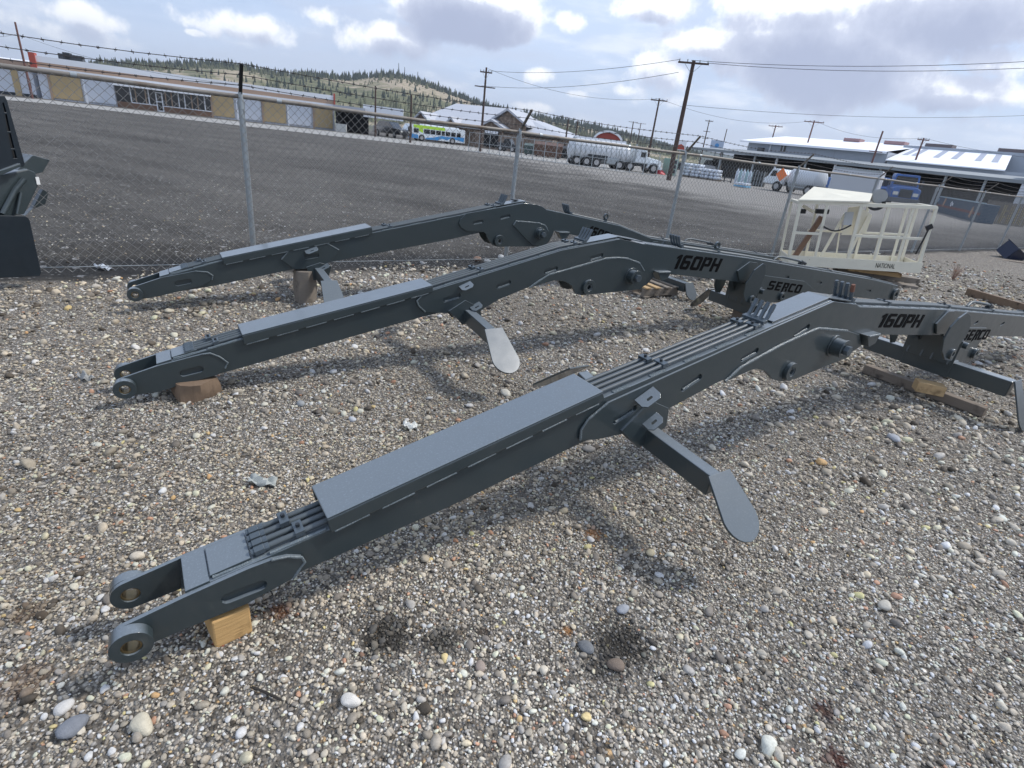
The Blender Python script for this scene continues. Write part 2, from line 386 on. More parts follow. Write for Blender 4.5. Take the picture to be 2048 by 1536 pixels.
# ---------------------------------------------------------------- loose gravel: real pebbles where they can be made out
def pebble_protos():
    out = []
    import bmesh
    for k in range(6):
        bm = bmesh.new(); bmesh.ops.create_icosphere(bm, subdivisions=2, radius=1)
        a, c_ = random.uniform(.68, .9), random.uniform(.42, .62)
        for v in bm.verts:
            n = v.co.copy(); w = 1+.16*math.sin(n.x*2.1+k)*math.cos(n.y*2.7+2*k)+.10*math.sin(n.z*4+n.x*3+k*1.7)+random.uniform(-.03, .03)
            v.co = Vector((n.x*w, n.y*w*a, n.z*w*c_))
        me = bpy.data.meshes.new('pebble'); bm.to_mesh(me); bm.free(); me.polygons.foreach_set('use_smooth', [True]*len(me.polygons))
        out.append(bpy.data.objects.new('pebble_source', me))
    return out
pm = bpy.data.materials.new('pebble_stone'); pm.use_nodes = True; q = NB(pm.node_tree); pb = pm.node_tree.nodes['Principled BSDF']
at = q.n('ShaderNodeAttribute', attribute_type='INSTANCER', attribute_name='col')
oc = q.n('ShaderNodeTexCoord').outputs['Object']
cc = q.mix(1.0, at.outputs['Color'], q.ramp(q.noise(oc, 2.0, 5, .7), [(.3, (.72, .72, .72)), (.7, (1.2, 1.2, 1.2))]), 'MULTIPLY')
q.link(cc, pb.inputs['Base Color']); pb.inputs['Roughness'].default_value = .75; pb.inputs['Specular IOR Level'].default_value = .35
protos = pebble_protos()
for o in protos: o.data.materials.append(pm)
PAL = np.array([(.08,.074,.068),(.14,.132,.125),(.185,.172,.155),(.225,.21,.185),(.285,.26,.225),(.245,.24,.235),(.33,.31,.275),(.38,.34,.27),(.46,.44,.40),(.62,.60,.56),(.40,.27,.16),(.26,.17,.13)])
PW = np.array([.07,.12,.14,.15,.14,.09,.11,.07,.06,.022,.012,.015]); PW = PW/PW.sum()
def visible(x, y, mrg=130):
    p = np.stack([x, y, np.zeros_like(x)], -1)-EYE; c = p @ RC
    z = -c[:, 2]; ok = z > .3; zz = np.where(ok, z, 1)
    u = 1024+F_PX*c[:, 0]/zz; v = 768-F_PX*c[:, 1]/zz
    return ok & (u > -mrg) & (u < 2048+mrg) & (v > 0) & (v < 1536+mrg)
def scatter(density, rlo, rhi, dmax, dfull, power=1.6, srange=None):
    x0, x1, y0, y1 = -9, 18, .3, 20
    n = int(density*(x1-x0)*(y1-y0)); x = rng.uniform(x0, x1, n); y = rng.uniform(y0, y1, n)
    d = np.hypot(x, y); s = (x-FA[0])*FN[0]+(y-FA[1])*FN[1]
    clump = .62+.38*np.sin(x*2.7+1.3*np.sin(y*1.9))*np.sin(y*2.3+1.7*np.sin(x*2.1))
    pk = np.clip((dmax-d)/(dmax-dfull), 0, 1)*(clump if rlo > .012 else 1)
    if rlo > .017 and srange is None: pk = pk*np.clip((d-2.5)/5, .04, 1)
    lim = (s > srange[0]) & (s < srange[1]) if srange else (s < -.1+.25*np.sin(x*3)+rng.normal(0, .12, n))
    ok = (rng.random(n) < pk) & lim & visible(x, y)
    x, y = x[ok], y[ok]; n = len(x)
    r = rlo+(rhi-rlo)*rng.random(n)**power
    return x, y, r
def gravel(name, layers):
    xs, ys, rs = [np.concatenate(v) for v in zip(*[scatter(*l) for l in layers])]
    n = len(xs); print('pebbles', n)
    z = heave(xs, ys)+rs*.28
    col = PAL[rng.choice(len(PAL), n, p=PW)]*np.array([1.60,1.56,1.49])*rng.uniform(.8, 1.2, (n, 1)); col = np.clip(.24+(col-.24)*1.25, .025, .60)
    patch = .5+.5*np.sin(xs*1.1+2*np.sin(ys*.7))*np.sin(ys*1.4+1.3*np.sin(xs*.9)); col = col*(.72+.40*patch[:, None])
    p2_ = np.clip(.5+.8*np.sin(xs*.8+1.4*np.sin(ys*1.3)+2)*np.sin(ys*.9+1.1*np.sin(xs*1.5)), 0, 1)[:, None]; col = col*(1-.22*p2_*np.array([.45, .65, 1.0]))
    for sx, sy, r_, cc, am in STAINS:
        d = np.hypot(xs-sx, ys-sy)+rng.normal(0, r_*.3, n); k = (am*np.clip((r_*1.15-d)/(r_*.6), 0, 1))[:, None]
        col = col*(1-k)+np.array(cc)*1.1*k
    me = bpy.data.meshes.new(name); me.vertices.add(n); me.vertices.foreach_set('co', np.stack([xs, ys, z], -1).ravel())
    def attr(nm, ty, key, arr):
        a = me.attributes.new(nm, ty, 'POINT'); a.data.foreach_set(key, arr.ravel().astype(np.float32 if ty != 'INT' else np.int32))
    attr('rad', 'FLOAT', 'value', rs); attr('rot', 'FLOAT_VECTOR', 'vector', np.stack([rng.normal(0, .35, n), rng.normal(0, .35, n), rng.uniform(0, 6.28, n)], -1))
    attr('pick', 'INT', 'value', rng.integers(0, len(protos), n)); attr('col', 'FLOAT_COLOR', 'color', np.concatenate([col, np.ones((n, 1))], 1))
    o = bpy.data.objects.new(name, me); COL.objects.link(o)
    g = bpy.data.node_groups.new('scatter_pebbles', 'GeometryNodeTree')
    g.interface.new_socket('Geometry', in_out='INPUT', socket_type='NodeSocketGeometry'); g.interface.new_socket('Geometry', in_out='OUTPUT', socket_type='NodeSocketGeometry')
    gi = g.nodes.new('NodeGroupInput'); go = g.nodes.new('NodeGroupOutput'); g2i = g.nodes.new('GeometryNodeGeometryToInstance')
    for p_ in protos[::-1]:
        oi = g.nodes.new('GeometryNodeObjectInfo'); oi.inputs['Object'].default_value = p_; oi.inputs['As Instance'].default_value = True
        g.links.new(oi.outputs['Geometry'], g2i.inputs[0])
    def na(nm, ty):
        a = g.nodes.new('GeometryNodeInputNamedAttribute'); a.data_type = ty; a.inputs['Name'].default_value = nm
        return a.outputs['Attribute']
    iop = g.nodes.new('GeometryNodeInstanceOnPoints'); m2p = g.nodes.new('GeometryNodeMeshToPoints')
    er = g.nodes.new('FunctionNodeEulerToRotation')
    g.links.new(gi.outputs[0], m2p.inputs['Mesh']); g.links.new(m2p.outputs[0], iop.inputs['Points']); g.links.new(g2i.outputs[0], iop.inputs['Instance'])
    iop.inputs['Pick Instance'].default_value = True; g.links.new(na('pick', 'INT'), iop.inputs['Instance Index'])
    g.links.new(na('rot', 'FLOAT_VECTOR'), er.inputs[0]); g.links.new(er.outputs[0], iop.inputs['Rotation']); g.links.new(na('rad', 'FLOAT'), iop.inputs['Scale'])
    g.links.new(iop.outputs[0], go.inputs[0])
    md = o.modifiers.new('scatter', 'NODES'); md.node_group = g
    me.materials.append(pm)
    return o
gv = gravel('loose_gravel', [(5200, .0036, .0088, 4.8, 2.3), (700, .0075, .0155, 9, 4, 2.2), (140, .013, .026, 15, 9, 2.5), (150, .019, .042, 19, 16, 2.4)])
PW = np.array([.02,.03,.05,.08,.12,.12,.13,.10,.20,.12,.02,.01]); PW = PW/PW.sum()
gy_ = gravel('yard_stones', [(60, .005, .013, 17, 5, 2.6, (.5, 8.0)), (14, .009, .018, 20, 8, 2.4, (.3, 11.0))])
tag(gy_, 'small pale stones strewn over the dark yard beyond the fence', 'gravel', kind='stuff')
tag(gv, kind='stuff'); gv['label'] = 'mixed grey, tan and white river gravel covering the yard in front of the fence'; gv['category'] = 'gravel'
def stone(x, y, r, col, flat=.6):
    g = G(x, y+0); o = protos[random.randrange(6)]
    me = o.data.copy(); me.materials.clear(); me.materials.append(mat('stone', col, .8, var=.25, vscale=3, bump=.4, bscale=8))
    s = bpy.data.objects.new('stone', me); COL.objects.link(s); s.scale = (r, r, r*flat/.55); s.rotation_euler = (random.uniform(-.2, .2), random.uniform(-.2, .2), random.uniform(0, 6))
    md = s.modifiers.new('smooth', 'SUBSURF'); md.levels = md.render_levels = 1
    s.location = (g[0], g[1], heave(g[0], g[1])+r*flat*.55); return s
for x, y, r, c, lb in [(1010,790,.047,(.50,.47,.40),'cream angular stone in the gravel between the near and middle beams'),
                       (1785,880,.060,(.33,.34,.36),'large pale grey boulder in the gravel right of the foot plate'),
                       (1170,1300,.036,(.15,.155,.16),'smooth dark grey oval stone beside the oil stains'),
                       (1232,1335,.036,(.17,.13,.10),'smooth brown stone in the right oil stain'),
                       (275,1112,.030,(.52,.45,.35),'cream rounded stone behind the forked tip of the near beam'),
                       (700,1410,.034,(.60,.57,.52),'white round stone in front at the bottom of the yard'),
                       (147,1460,.042,(.17,.18,.20),'blue grey oval stone near the bottom left corner'),
                       (285,1455,.040,(.52,.47,.36),'pale yellowish stone at the lower left'),
                       (128,1420,.030,(.50,.48,.45),'white stone beside the blue grey oval stone at lower left'),
                       (1300,1110,.028,(.42,.36,.24),'tan diamond shaped stone in the middle foreground'),
                       (325,980,.024,(.58,.57,.54),'small white stone left of the near beam cover'),
                       (602,810,.034,(.27,.28,.28),'grey oval stone below the middle beam near the wood block'),
                       (1770,1210,.040,(.45,.42,.36),'pale stone in the gravel at the right foreground'),
                       (1930,1090,.036,(.36,.31,.24),'tan stone near the right edge of the yard'),
                       (1245,1222,.030,(.30,.31,.33),'flat blue grey stone in the centre foreground'),
                       (705,838,.030,(.42,.43,.44),'pale bluish stone between the near and middle beams'),
                       (960,1340,.026,(.30,.24,.20),'pinkish brown stone at centre bottom'),
                       (955,520,.085,(.36,.22,.15),'reddish brown rock against the foot of the fence'),
                       (975,524,.075,(.60,.58,.53),'white rock next to the reddish rock by the fence foot'),
                       (1002,517,.07,(.58,.56,.52),'white rock nearest the second fence post')]:
    tag(stone(x, y, r, c), lb, 'stone')

# litter
def litter(name, x, y, w, h, col, lb, cat, rz=.4):
    g = G(x, y); mb = MB(); n = 7
    pts = [[(w*(i/(n-1)-.5), h*(j/(n-1)-.5), .012+.012*math.sin(i*1.7+j)+.010*math.cos(j*2.1-i)) for j in range(n)] for i in range(n)]
    v = [p for r in pts for p in r]; top = [(i*n+j, (i+1)*n+j, (i+1)*n+j+1, i*n+j+1) for i in range(n-1) for j in range(n-1)]
    mb.add(v, top)
    o = mb.build(name, mat(name+'_mat', col, .6, var=.15, vscale=20), smooth=True); sd_ = o.modifiers.new('thick', 'SOLIDIFY'); sd_.thickness = .002
    o.location = (g[0], g[1], heave(g[0], g[1])+.012); o.rotation_euler = (.1, .15, rz); tag(o, lb, cat)
litter('paper_scrap', 820, 853, .085, .06, (.62, .62, .58), 'crumpled white paper scrap on the gravel between the near and middle beams', 'litter')
litter('paper_scrap', 207, 537, .10, .16, (.60, .63, .66), 'pale blue white wrapper lying by the fence line left of the far beam', 'litter', 1.2)
litter('plastic_scrap', 525, 963, .13, .06, (.36, .38, .36), 'greyish clear plastic scrap on the gravel above the near beam tip', 'litter', .2)
litter('plastic_scrap', 172, 762, .11, .05, (.30, .30, .285), 'flat grey scrap left of the middle beam tip', 'litter', -.3)
for (pts, r_, c, lb) in [([(505,1382),(530,1392),(562,1408)], .004, (.03,.025,.02), 'dark bent twig on the gravel below the near beam'),
                         ([(1700,855),(1716,838)], .006, (.42,.36,.27), 'pale split stick on the gravel by the cylinder lug')]:
    mb = MB(); mb.tube([G(x, y)+np.array([0, 0, .02]) for x, y in pts], r_, 6); tag(mb.build('twig', mat('twig', c, .9), smooth=True), lb, 'twig')
# ---------------------------------------------------------------- the three loader booms
WB = .20                                           # outer width of a boom
class Boom:
    def __init__(s, az, base, t, label):
        a = R_(az); s.D = np.array([math.sin(a), math.cos(a), 0]); s.N = np.array([-s.D[1], s.D[0], 0])
        s.P = np.array([*(G(*base)[:2]*t), 0.]); s.rz = R_(90-az)
        s.root = empty('loader_boom', s.P, s.rz, label, 'loader boom', 'grey loader booms lying on the gravel')
    def p(s, x, y, off=0.0):                       # photo point on the near side face -> (s, z)
        if isinstance(x, tuple): return x
        d = ray(x, y); t = ((s.P+s.N*off-EYE)@s.N)/(d@s.N); Q = EYE+d*t
        return (float((Q-s.P)@s.D), float(Q[2]))
    def L(s, pts, off=0.0):
        return [(-q[1], q[2]) if q[0] == 'l' else s.p(q[0], q[1], off) for q in pts]
def ztop(line, s_):
    xs = [q[0] for q in line]; return float(np.interp(s_, xs, [q[1] for q in line]))
def weld(mb, pts, y, r=.005):
    'one bead of weld, an object of its own under mb (the boom root)'
    out = []; root = mb
    if len(pts) < 2: return
    mb = MB()
    for i in range(len(pts)-1):
        p0, p1 = np.array(pts[i]), np.array(pts[i+1]); n = max(1, int(np.linalg.norm(p1-p0)/.02))
        for k in range(n): out.append(p0+(p1-p0)*k/n)
    out.append(np.array(pts[-1]))
    mb.tube([(q[0], y+random.uniform(-.0008, .0008), q[1]) for q in out], [r*random.uniform(.8, 1.2) for _ in out], 6)
    mb.build('weld_bead', M['weld'], root, smooth=True)
def densify(line, step=.25):
    out = []
    for a, c in zip(line[:-1], line[1:]):
        n = max(1, int(abs(c[0]-a[0])/step)); out += [(a[0]+(c[0]-a[0])*k/n, a[1]+(c[1]-a[1])*k/n) for k in range(n)]
    return out+[line[-1]]
def rect_strip(mb, line, dz0, dz1, y0, y1):
    'a plate following a top line'
    for a, c in zip(line[:-1], line[1:]):
        mb.add([(a[0], y0, a[1]+dz0), (a[0], y1, a[1]+dz0), (a[0], y0, a[1]+dz1), (a[0], y1, a[1]+dz1),
                (c[0], y0, c[1]+dz0), (c[0], y1, c[1]+dz0), (c[0], y0, c[1]+dz1), (c[0], y1, c[1]+dz1)],
               [(0,2,3,1),(4,5,7,6),(0,4,6,2),(1,3,7,5),(0,1,5,4),(2,6,7,3)])

GLY = {  # blocky letters on a 5 x 7 grid
 '1': [[(1.6,0),(3.2,0),(3.2,7),(2.1,7),(.6,5.9),(.6,4.9),(1.6,5.2)]],
 '6': [[(0,.8),(.8,0),(4.4,0),(5.2,.8),(5.2,3.6),(4.4,4.4),(1.6,4.4),(1.6,2.9),(3.6,2.9),(3.6,1.4),(1.6,1.4),(1.6,5.6),(5.0,5.6),(5.0,7),(.8,7),(0,6.2)]],
 '0': [[(0,.8),(.8,0),(2.6,0),(2.6,1.5),(1.6,1.5),(1.6,5.5),(2.6,5.5),(2.6,7),(.8,7),(0,6.2)],[(2.6,0),(4.6,0),(5.4,.8),(5.4,6.2),(4.6,7),(2.6,7),(2.6,5.5),(3.8,5.5),(3.8,1.5),(2.6,1.5)]],
 'P': [[(0,0),(1.6,0),(1.6,7),(0,7)],[(1.9,7),(1.9,5.6),(3.6,5.6),(3.6,3.7),(1.9,3.7),(1.9,2.3),(4.5,2.3),(5.2,3.0),(5.2,6.2),(4.5,7)]],
 'H': [[(0,0),(1.6,0),(1.6,7),(0,7)],[(3.8,0),(5.4,0),(5.4,7),(3.8,7)],[(1.6,2.8),(3.8,2.8),(3.8,4.2),(1.6,4.2)]],
 'S': [[(0,0),(4.4,0),(5.2,.8),(5.2,3.5),(4.4,4.2),(1.5,4.2),(1.5,5.5),(5.1,5.5),(5.1,7),(.8,7),(0,6.2),(0,3.6),(.8,2.8),(3.7,2.8),(3.7,1.5),(0,1.5)]],
 'E': [[(.4,0),(5,0),(5,1.5),(2.0,1.5),(2.0,2.8),(4.7,2.8),(4.7,4.2),(2.0,4.2),(2.0,5.5),(5,5.5),(5,7),(.4,7)]],
 'R': [[(.6,-1.0),(2.0,0),(2.0,7),(.4,7),(.4,0)],[(2.3,7),(2.3,5.6),(3.7,5.6),(3.7,3.9),(2.3,3.9),(2.3,2.8),(4.6,2.8),(5.2,3.4),(5.2,6.2),(4.5,7)],[(3.2,2.6),(4.6,2.6),(5.4,0),(3.8,0)]],
 'C': [[(.8,0),(5,0),(5,1.5),(1.6,1.5),(1.6,5.5),(5,5.5),(5,7),(.8,7),(0,6.2),(0,.8)]],
 'O': [[(0,.8),(.8,0),(2.6,0),(2.6,1.5),(1.6,1.5),(1.6,5.5),(2.6,5.5),(2.6,7),(.8,7),(0,6.2)],[(2.6,0),(4.6,0),(5.4,.8),(5.4,6.2),(4.6,7),(2.6,7),(2.6,5.5),(3.8,5.5),(3.8,1.5),(2.6,1.5)]],
}
def lettering(bo, word, o, u, h, length, y, name='lettering', shear=.22):
    'word from local (s,z)=o running along unit direction u, h tall'
    u = np.array(u)/np.linalg.norm(u); v = np.array([-u[1], u[0]]); mb = MB()
    tot = sum(6.2 if c != '1' else 4.2 for c in word)-.8; kx = length/tot; ky = h/7; x0 = 0
    for c in word:
        for poly in GLY[c]:
            pts = [np.array(o)+u*((px+x0)*kx+py*ky*shear)+v*py*ky for px, py in poly]
            mb.prism([tuple(q) for q in pts], y-.0015, y+.001)
        x0 += 6.2 if c != '1' else 4.2
    return mb.build(name, M['decal'], bo.root)

def clamp_part(root, s_, z, y0, y1, slope, name='pipe_clamp'):
    mb = MB(); ax = (math.cos(slope), 0, math.sin(slope)); nz = (-math.sin(slope), 0, math.cos(slope))
    mb.obox((s_, (y0+y1)/2, z+.016), (ax, (0, 1, 0), nz), (.016, (y1-y0)/2, .003))
    for yy in (y0+.003, y1-.003): mb.obox((s_, yy, z+.006), (ax, (0, 1, 0), nz), (.016, .0025, .011))
    c = mb.build(name, M['fit'], root, bevel=.001)
    m2 = MB(); p = np.array((s_, (y0+y1)/2, z+.019)); m2.cyl(p, p+np.array(nz)*.012, .0075, 6)
    m2.build('bolt', M['bolt'], c)
def elbow_bank(root, s_, line, ys, sgn=1, rust=False):
    'pipe ends turned up and capped with hex nuts'
    z = ztop(line, s_)+.014; sl = math.atan2(ztop(line, s_+.05)-ztop(line, s_-.05), .1)
    ax = np.array((math.cos(sl), 0, math.sin(sl)))*sgn; nz = np.array((-math.sin(sl), 0, math.cos(sl)))
    mb = MB(); mb.obox((s_, (ys[0]+ys[-1])/2, z+.012), (ax, (0, 1, 0), nz), (.018, abs(ys[-1]-ys[0])/2+.014, .011)); mb.build('port_block', M['fit'], root, bevel=.002)
    for y in ys:
        p = np.array((s_, y, z)); mb = MB()
        q1 = p+ax*.02+nz*.01; q2 = p+ax*.055+nz*.055; q3 = p+ax*.075+nz*.085
        mb.tube([p, q1, p+ax*.04+nz*.03, q2], .0115, 10)
        f = mb.build('elbow_fitting', M['fit'], root, smooth=True)
        mb = MB(); mb.cyl(q2, q3, .0135, 6); mb.cyl(q3, q3+(q3-q2)*.35, .0115, 10)
        mb.build('hex_nut', M['rustend'] if rust and y == ys[0] else M['fit'], f, bevel=.001)
def strip_pads(root, line, s0, s1, n, y, w=.03):
    for k in range(n):
        mb = MB()
        s_ = s0+(s1-s0)*(k+.3)/n; e = s_+(s1-s0)/n*.42; za, zb = ztop(line, s_), ztop(line, e)
        mb.add([(s_, y, za-.004), (s_, y+w, za-.004), (s_, y, za+.005), (s_, y+w, za+.005), (e, y, zb-.004), (e, y+w, zb-.004), (e, y, zb+.005), (e, y+w, zb+.005)],
               [(0,2,3,1),(4,5,7,6),(0,4,6,2),(1,3,7,5),(0,1,5,4),(2,6,7,3)])
        mb.build('weld_strip', M['weld'], root, bevel=.002)
def foot(bo, s_, p0, p1, wt, wb, side=-1):
    'sloping plate with a rounded lower end; p0,p1 = (offset,z) of its upper and lower end'
    p0, p1 = np.array(p0), np.array(p1); u = p1-p0; ln = np.linalg.norm(u); u = u/ln; nrm = np.array([-u[1], u[0]])
    poly = [(-wt/2, 0), (wt/2, 0)]+[(wb/2*math.cos(t), ln-wb/2+wb/2*math.sin(t)) for t in np.linspace(0, math.pi, 12)]
    mp = lambda a, c, th: (s_+a, p0[0]+u[0]*c+nrm[0]*th, p0[1]+u[1]*c+nrm[1]*th)
    mb = MB(); mb.prism(poly, -.006, .006, mp)
    return mb.build('foot_plate', M['paint'], bo.root, bevel=.002)
def square_bar(mb, s_, y0, z0, y1, z1, w, h):
    mb.bar((s_, y0, z0), (s_, y1, z1), w, h)

def make_boom(bo, K):
    root = bo.root; L = bo.L; pt = bo.p
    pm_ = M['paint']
    # --- stick arm body
    top = L(K['top']); bot = L(K['bot']); poly = top+bot[::-1]
    mb = MB(); mb.prism(poly, .012, WB-.012); mb.build('stick_boom', pm_, root, bevel=.003)
    # --- fork plates with eyes
    eye = pt(*K['eye'], -.045); er = K['er']; fork = L(K['fork'])
    tail = [q for q in fork]
    a_top = math.degrees(math.atan2(tail[0][1]-eye[1], tail[0][0]-eye[0])); a_bot = math.degrees(math.atan2(tail[-1][1]-eye[1], tail[-1][0]-eye[0]))
    r1 = er*1.0
    dt_, db_ = math.hypot(tail[0][0]-eye[0], tail[0][1]-eye[1]), math.hypot(tail[-1][0]-eye[0], tail[-1][1]-eye[1])
    arc = circ(eye, r1, 18, a_bot-math.degrees(math.acos(r1/db_)), a_top+math.degrees(math.acos(r1/dt_))-360)      # clockwise round the nose
    outline = tail+arc
    sl = slot(pt(*K['fslot'][0]), pt(*K['fslot'][1]), .022)
    for y0, y1, oy0, oy1 in ((-.004, .0118, -.045, -.0042), (WB-.0118, WB+.004, WB+.0042, WB+.045)):
        mb = MB(); mb.prism(outline, y0, y1, holes=[circ(eye, er*.50, 24), sl]); f = mb.build('fork_plate', pm_, root, bevel=.002)
        mb = MB(); mb.ring(eye, er*.50, er*1.02, oy0, oy1); mb.build('eye_boss', pm_, f, smooth=True, bevel=.003)
        mb = MB(); mb.ring(eye, er*.40, er*.495, min(oy0, y0)+.006, max(oy1, y1)-.006); mb.build('bushing', M['brass'], f, smooth=True)
    wb = root
    for y in (-.004, WB+.004):
        weld(wb, tail[K['fw'][0]:K['fw'][1]], y)
    # --- cap plates on top by the fork
    cs, ce = pt(*K['cap0']), pt(*K['cap1'])
    if cs[0] < ce[0]:
        ln = [cs, ce]; m1 = (cs[0]+(ce[0]-cs[0])*.36)
        c1 = MB(); rect_strip(c1, [(cs[0], cs[1]-.004), (m1, ztop(ln, m1)-.004)], 0, .010, .0125, WB-.0125); c1.build('cap_plate', pm_, root, bevel=.002)
        c1 = MB(); rect_strip(c1, [(m1+.003, ztop(ln, m1)-.004), (ce[0], ce[1]-.004)], 0, .017, .028, WB-.028); c1.build('cap_plate', pm_, root, bevel=.002)
        weld(wb, [(m1+.01, ztop(ln, m1)+.004), (ce[0]+.05, ce[1]+.004)], .026, .007)
    if cs[0] < ce[0]: q_ = pt(*K['cov'][3]); weld(wb, [(ce[0]+.06, ztop(top, ce[0]+.06)+.002), (q_[0]-.01, ztop(top, q_[0]-.01)+.002)], .020, .008)
    # --- cover channel
    c0, c1_ = pt(*K['cov'][0]), pt(*K['cov'][1]); b0, b1_ = pt(*K['cov'][3]), pt(*K['cov'][2])
    mb = MB()
    mb.prism([(c0[0], c0[1]), (c1_[0], c1_[1]), (c1_[0], c1_[1]-.008), (c0[0], c0[1]-.008)], -.006, WB+.006)
    for y0, y1 in ((-.006, .0035), (WB-.0035, WB+.006)):
        mb.prism([(c0[0], c0[1]-.0085), (c1_[0], c1_[1]-.0085), b1_, b0], y0, y1)
    mb.build('pipe_cover', pm_, root, bevel=.004)
    n = 7
    for k in range(n):                                       # stitch welds under the cover
        if k % 1 == 0:
            f0, f1 = (k+.08)/n, (k+.80)/n
            q0 = (b0[0]+(b1_[0]-b0[0])*f0, b0[1]+(b1_[1]-b0[1])*f0-.003); q1 = (b0[0]+(b1_[0]-b0[0])*f1, b0[1]+(b1_[1]-b0[1])*f1-.003)
            weld(wb, [q0, q1], -.003, .0042)
    # --- reinforcing side plates of the knuckle
    kp = L(K['plate']); slots = [slot(pt(*a), pt(*c), .019) for a, c in K['slots']]
    kp_line = kp[K['pw'][0]:K['pw'][1]]
    for y0, y1 in ((0, .0118), (WB-.0118, WB)):
        mb = MB(); mb.prism(kp, y0, y1, holes=slots+([circ(pt(*K['lug']), K['lr']*.5, 20)] if K.get('lug_in_plate') else [])); mb.build('side_plate', pm_, root, bevel=.002)
    weld(wb, kp_line, .002, .006)
    for a, c in K['slots']:                                   # bead of weld along the lower lip of each slot
        a, c = pt(*a), pt(*c); d = np.array(c)-np.array(a); d = d/np.linalg.norm(d); nn = np.array([d[1], -d[0]])*.014
        weld(wb, [tuple(np.array(a)+nn), tuple(np.array(c)+nn)], .008, .006)
    if 'plate2' in K:
        p2 = L(K['plate2']); hole = circ(pt(*K['lug']), K['lr']*.5, 20)
        for y0, y1 in ((-.0115, -.0003), (WB+.0003, WB+.0115)):
            mb = MB(); mb.prism(p2, y0, y1, holes=[hole]); mb.build('doubler_plate', pm_, root, bevel=.002)
        weld(wb, L(K['p2w']), -.006, .0085)
    # --- cylinder lug
    lg = pt(*K['lug'])
    for y0, y1 in ((-.036, -.012), (WB+.012, WB+.036)):
        mb = MB(); mb.ring(lg, K['lr']*.5, K['lr'], y0, y1, hexin=False); r = mb.build('cylinder_lug', pm_, root, smooth=True, bevel=.003)
        mb = MB(); mb.ring(lg, K['lr']*.36, K['lr']*.49, y0+.004, y1-.004, n=18, hexin=True); mb.build('lug_insert', M['pipe'], r)
    # --- pivot pin through the knuckle
    pn = pt(*K['pin'], -.09); pr = K['pr']; mb = MB()
    mb.disc(pn, pr*1.0, -.020, WB+.020, 28); pin = mb.build('pivot_pin', pm_, root, smooth=True, bevel=.003)
    mb = MB(); mb.disc(pn, pr*.80, -.085, -.0202, 28); mb.ring(pn, pr*.5, pr*.86, -.088, -.08); mb.build('pin_sleeve', pm_, pin, smooth=True, bevel=.003)
    mb = MB(); mb.disc(pn, pr*.46, -.118, -.086, 6); mb.build('bolt_head', M['fit'], pin, bevel=.003)
    # --- main arm
    t2, b2 = L(K['top2']), L(K['bot2'])
    mb = MB(); mb.prism(t2+b2[::-1], .0122, WB-.0122); mb.build('main_boom', pm_, root, bevel=.003)
    mb = MB()
    for y0, y1 in ((.0002, .0121), (WB-.0121, WB-.0002)):
        mb.prism(t2+b2[::-1], y0, y1, holes=[slot(pt(*a), pt(*c), .014) for a, c in K.get('slots2', [])])
    mb.build('main_side_plate', pm_, root, bevel=.002)
    tl = [q for q in t2]; weld(root, [(q[0], q[1]+.001) for q in tl[1:]], .012, .005)
    if 'end' in K:
        a, c = pt(*K['end'][0]), pt(*K['end'][1]); ec = ((a[0]+c[0])/2-.07, (a[1]+c[1])/2)
        for y0, y1 in ((-.03, -.0003), (WB+.0003, WB+.03)):
            mb = MB(); mb.ring(ec, .035, .085, y0, y1, 24); mb.build('end_eye', pm_, root, smooth=True, bevel=.003)
        mb = MB(); mb.disc((ec[0]+.05, ec[1]), .075, .03, WB-.03, 24); mb.build('end_tube', pm_, root, smooth=True, bevel=.003)
    # --- saddle plate over the knuckle, and its end slot
    kt = L(K['crown'])
    mb = MB(); rect_strip(mb, kt, .0, .010, .03, WB-.03); mb.build('crown_plate', pm_, root, bevel=.003)
    q = kt[-1]; mb = MB(); mb.cyl((q[0]-.12, WB*.55, q[1]+.004), (q[0]-.12, WB*.55, q[1]+.016), .04, 20); mb.build('access_port', M['bolt'], root)
    # --- hydraulic pipes
    tl = top
    s0, s1 = K['pipes']; ys = [.045, .082, .119, .156]
    segs = densify([(s_, ztop(tl, s_)) for s_ in [s0]+[q[0] for q in tl if s0 < q[0] < s1]+[s1]], .3)
    for y in ys:
        mb = MB(); mb.tube([(q[0], y, q[1]+.016) for q in segs], .0105, 10); mb.build('hydraulic_pipe', M['pipe'], root, smooth=True)
        zz = ztop(tl, s0)+.016; sl_ = math.atan2(segs[1][1]-segs[0][1], segs[1][0]-segs[0][0]); ax = np.array((math.cos(sl_), 0, math.sin(sl_)))
        mb = MB(); p = np.array((s0, y, zz)); mb.cyl(p-ax*.045, p-ax*.012, .0175, 6); mb.cyl(p-ax*.055, p-ax*.045, .0125, 10); mb.cyl(p-ax*.012, p+ax*.004, .014, 10)
        mb.build('hex_nut', M['fit'], root, bevel=.001)
    for s_ in K['clamps']:
        z = ztop(tl, s_)+.012; sl_ = math.atan2(ztop(tl, s_+.05)-ztop(tl, s_-.05), .1)
        clamp_part(root, s_, z, ys[0]-.016, ys[1]+.014, sl_); clamp_part(root, s_-.035, z, ys[2]-.016, ys[3]+.014, sl_)
    elbow_bank(root, s1, tl, ys, 1)
    # main arm pipes
    s2, s3 = K['pipes2']; ys2 = [.07, .10, .135]
    segs = densify([(s_, ztop(t2, s_)) for s_ in [s2]+[q[0] for q in t2 if s2 < q[0] < s3]+[s3]], .5)
    for y in ys2:
        mb = MB(); mb.tube([(q[0], y, q[1]+.014) for q in segs], .0095, 8); mb.build('hydraulic_pipe', M['pipe'], root, smooth=True)
    for s_ in np.arange(s2+.6, s3, 1.15):
        clamp_part(root, s_, ztop(t2, s_)+.010, ys2[0]-.016, ys2[2]+.016, math.atan2(ztop(t2, s_+.05)-ztop(t2, s_-.05), .1))
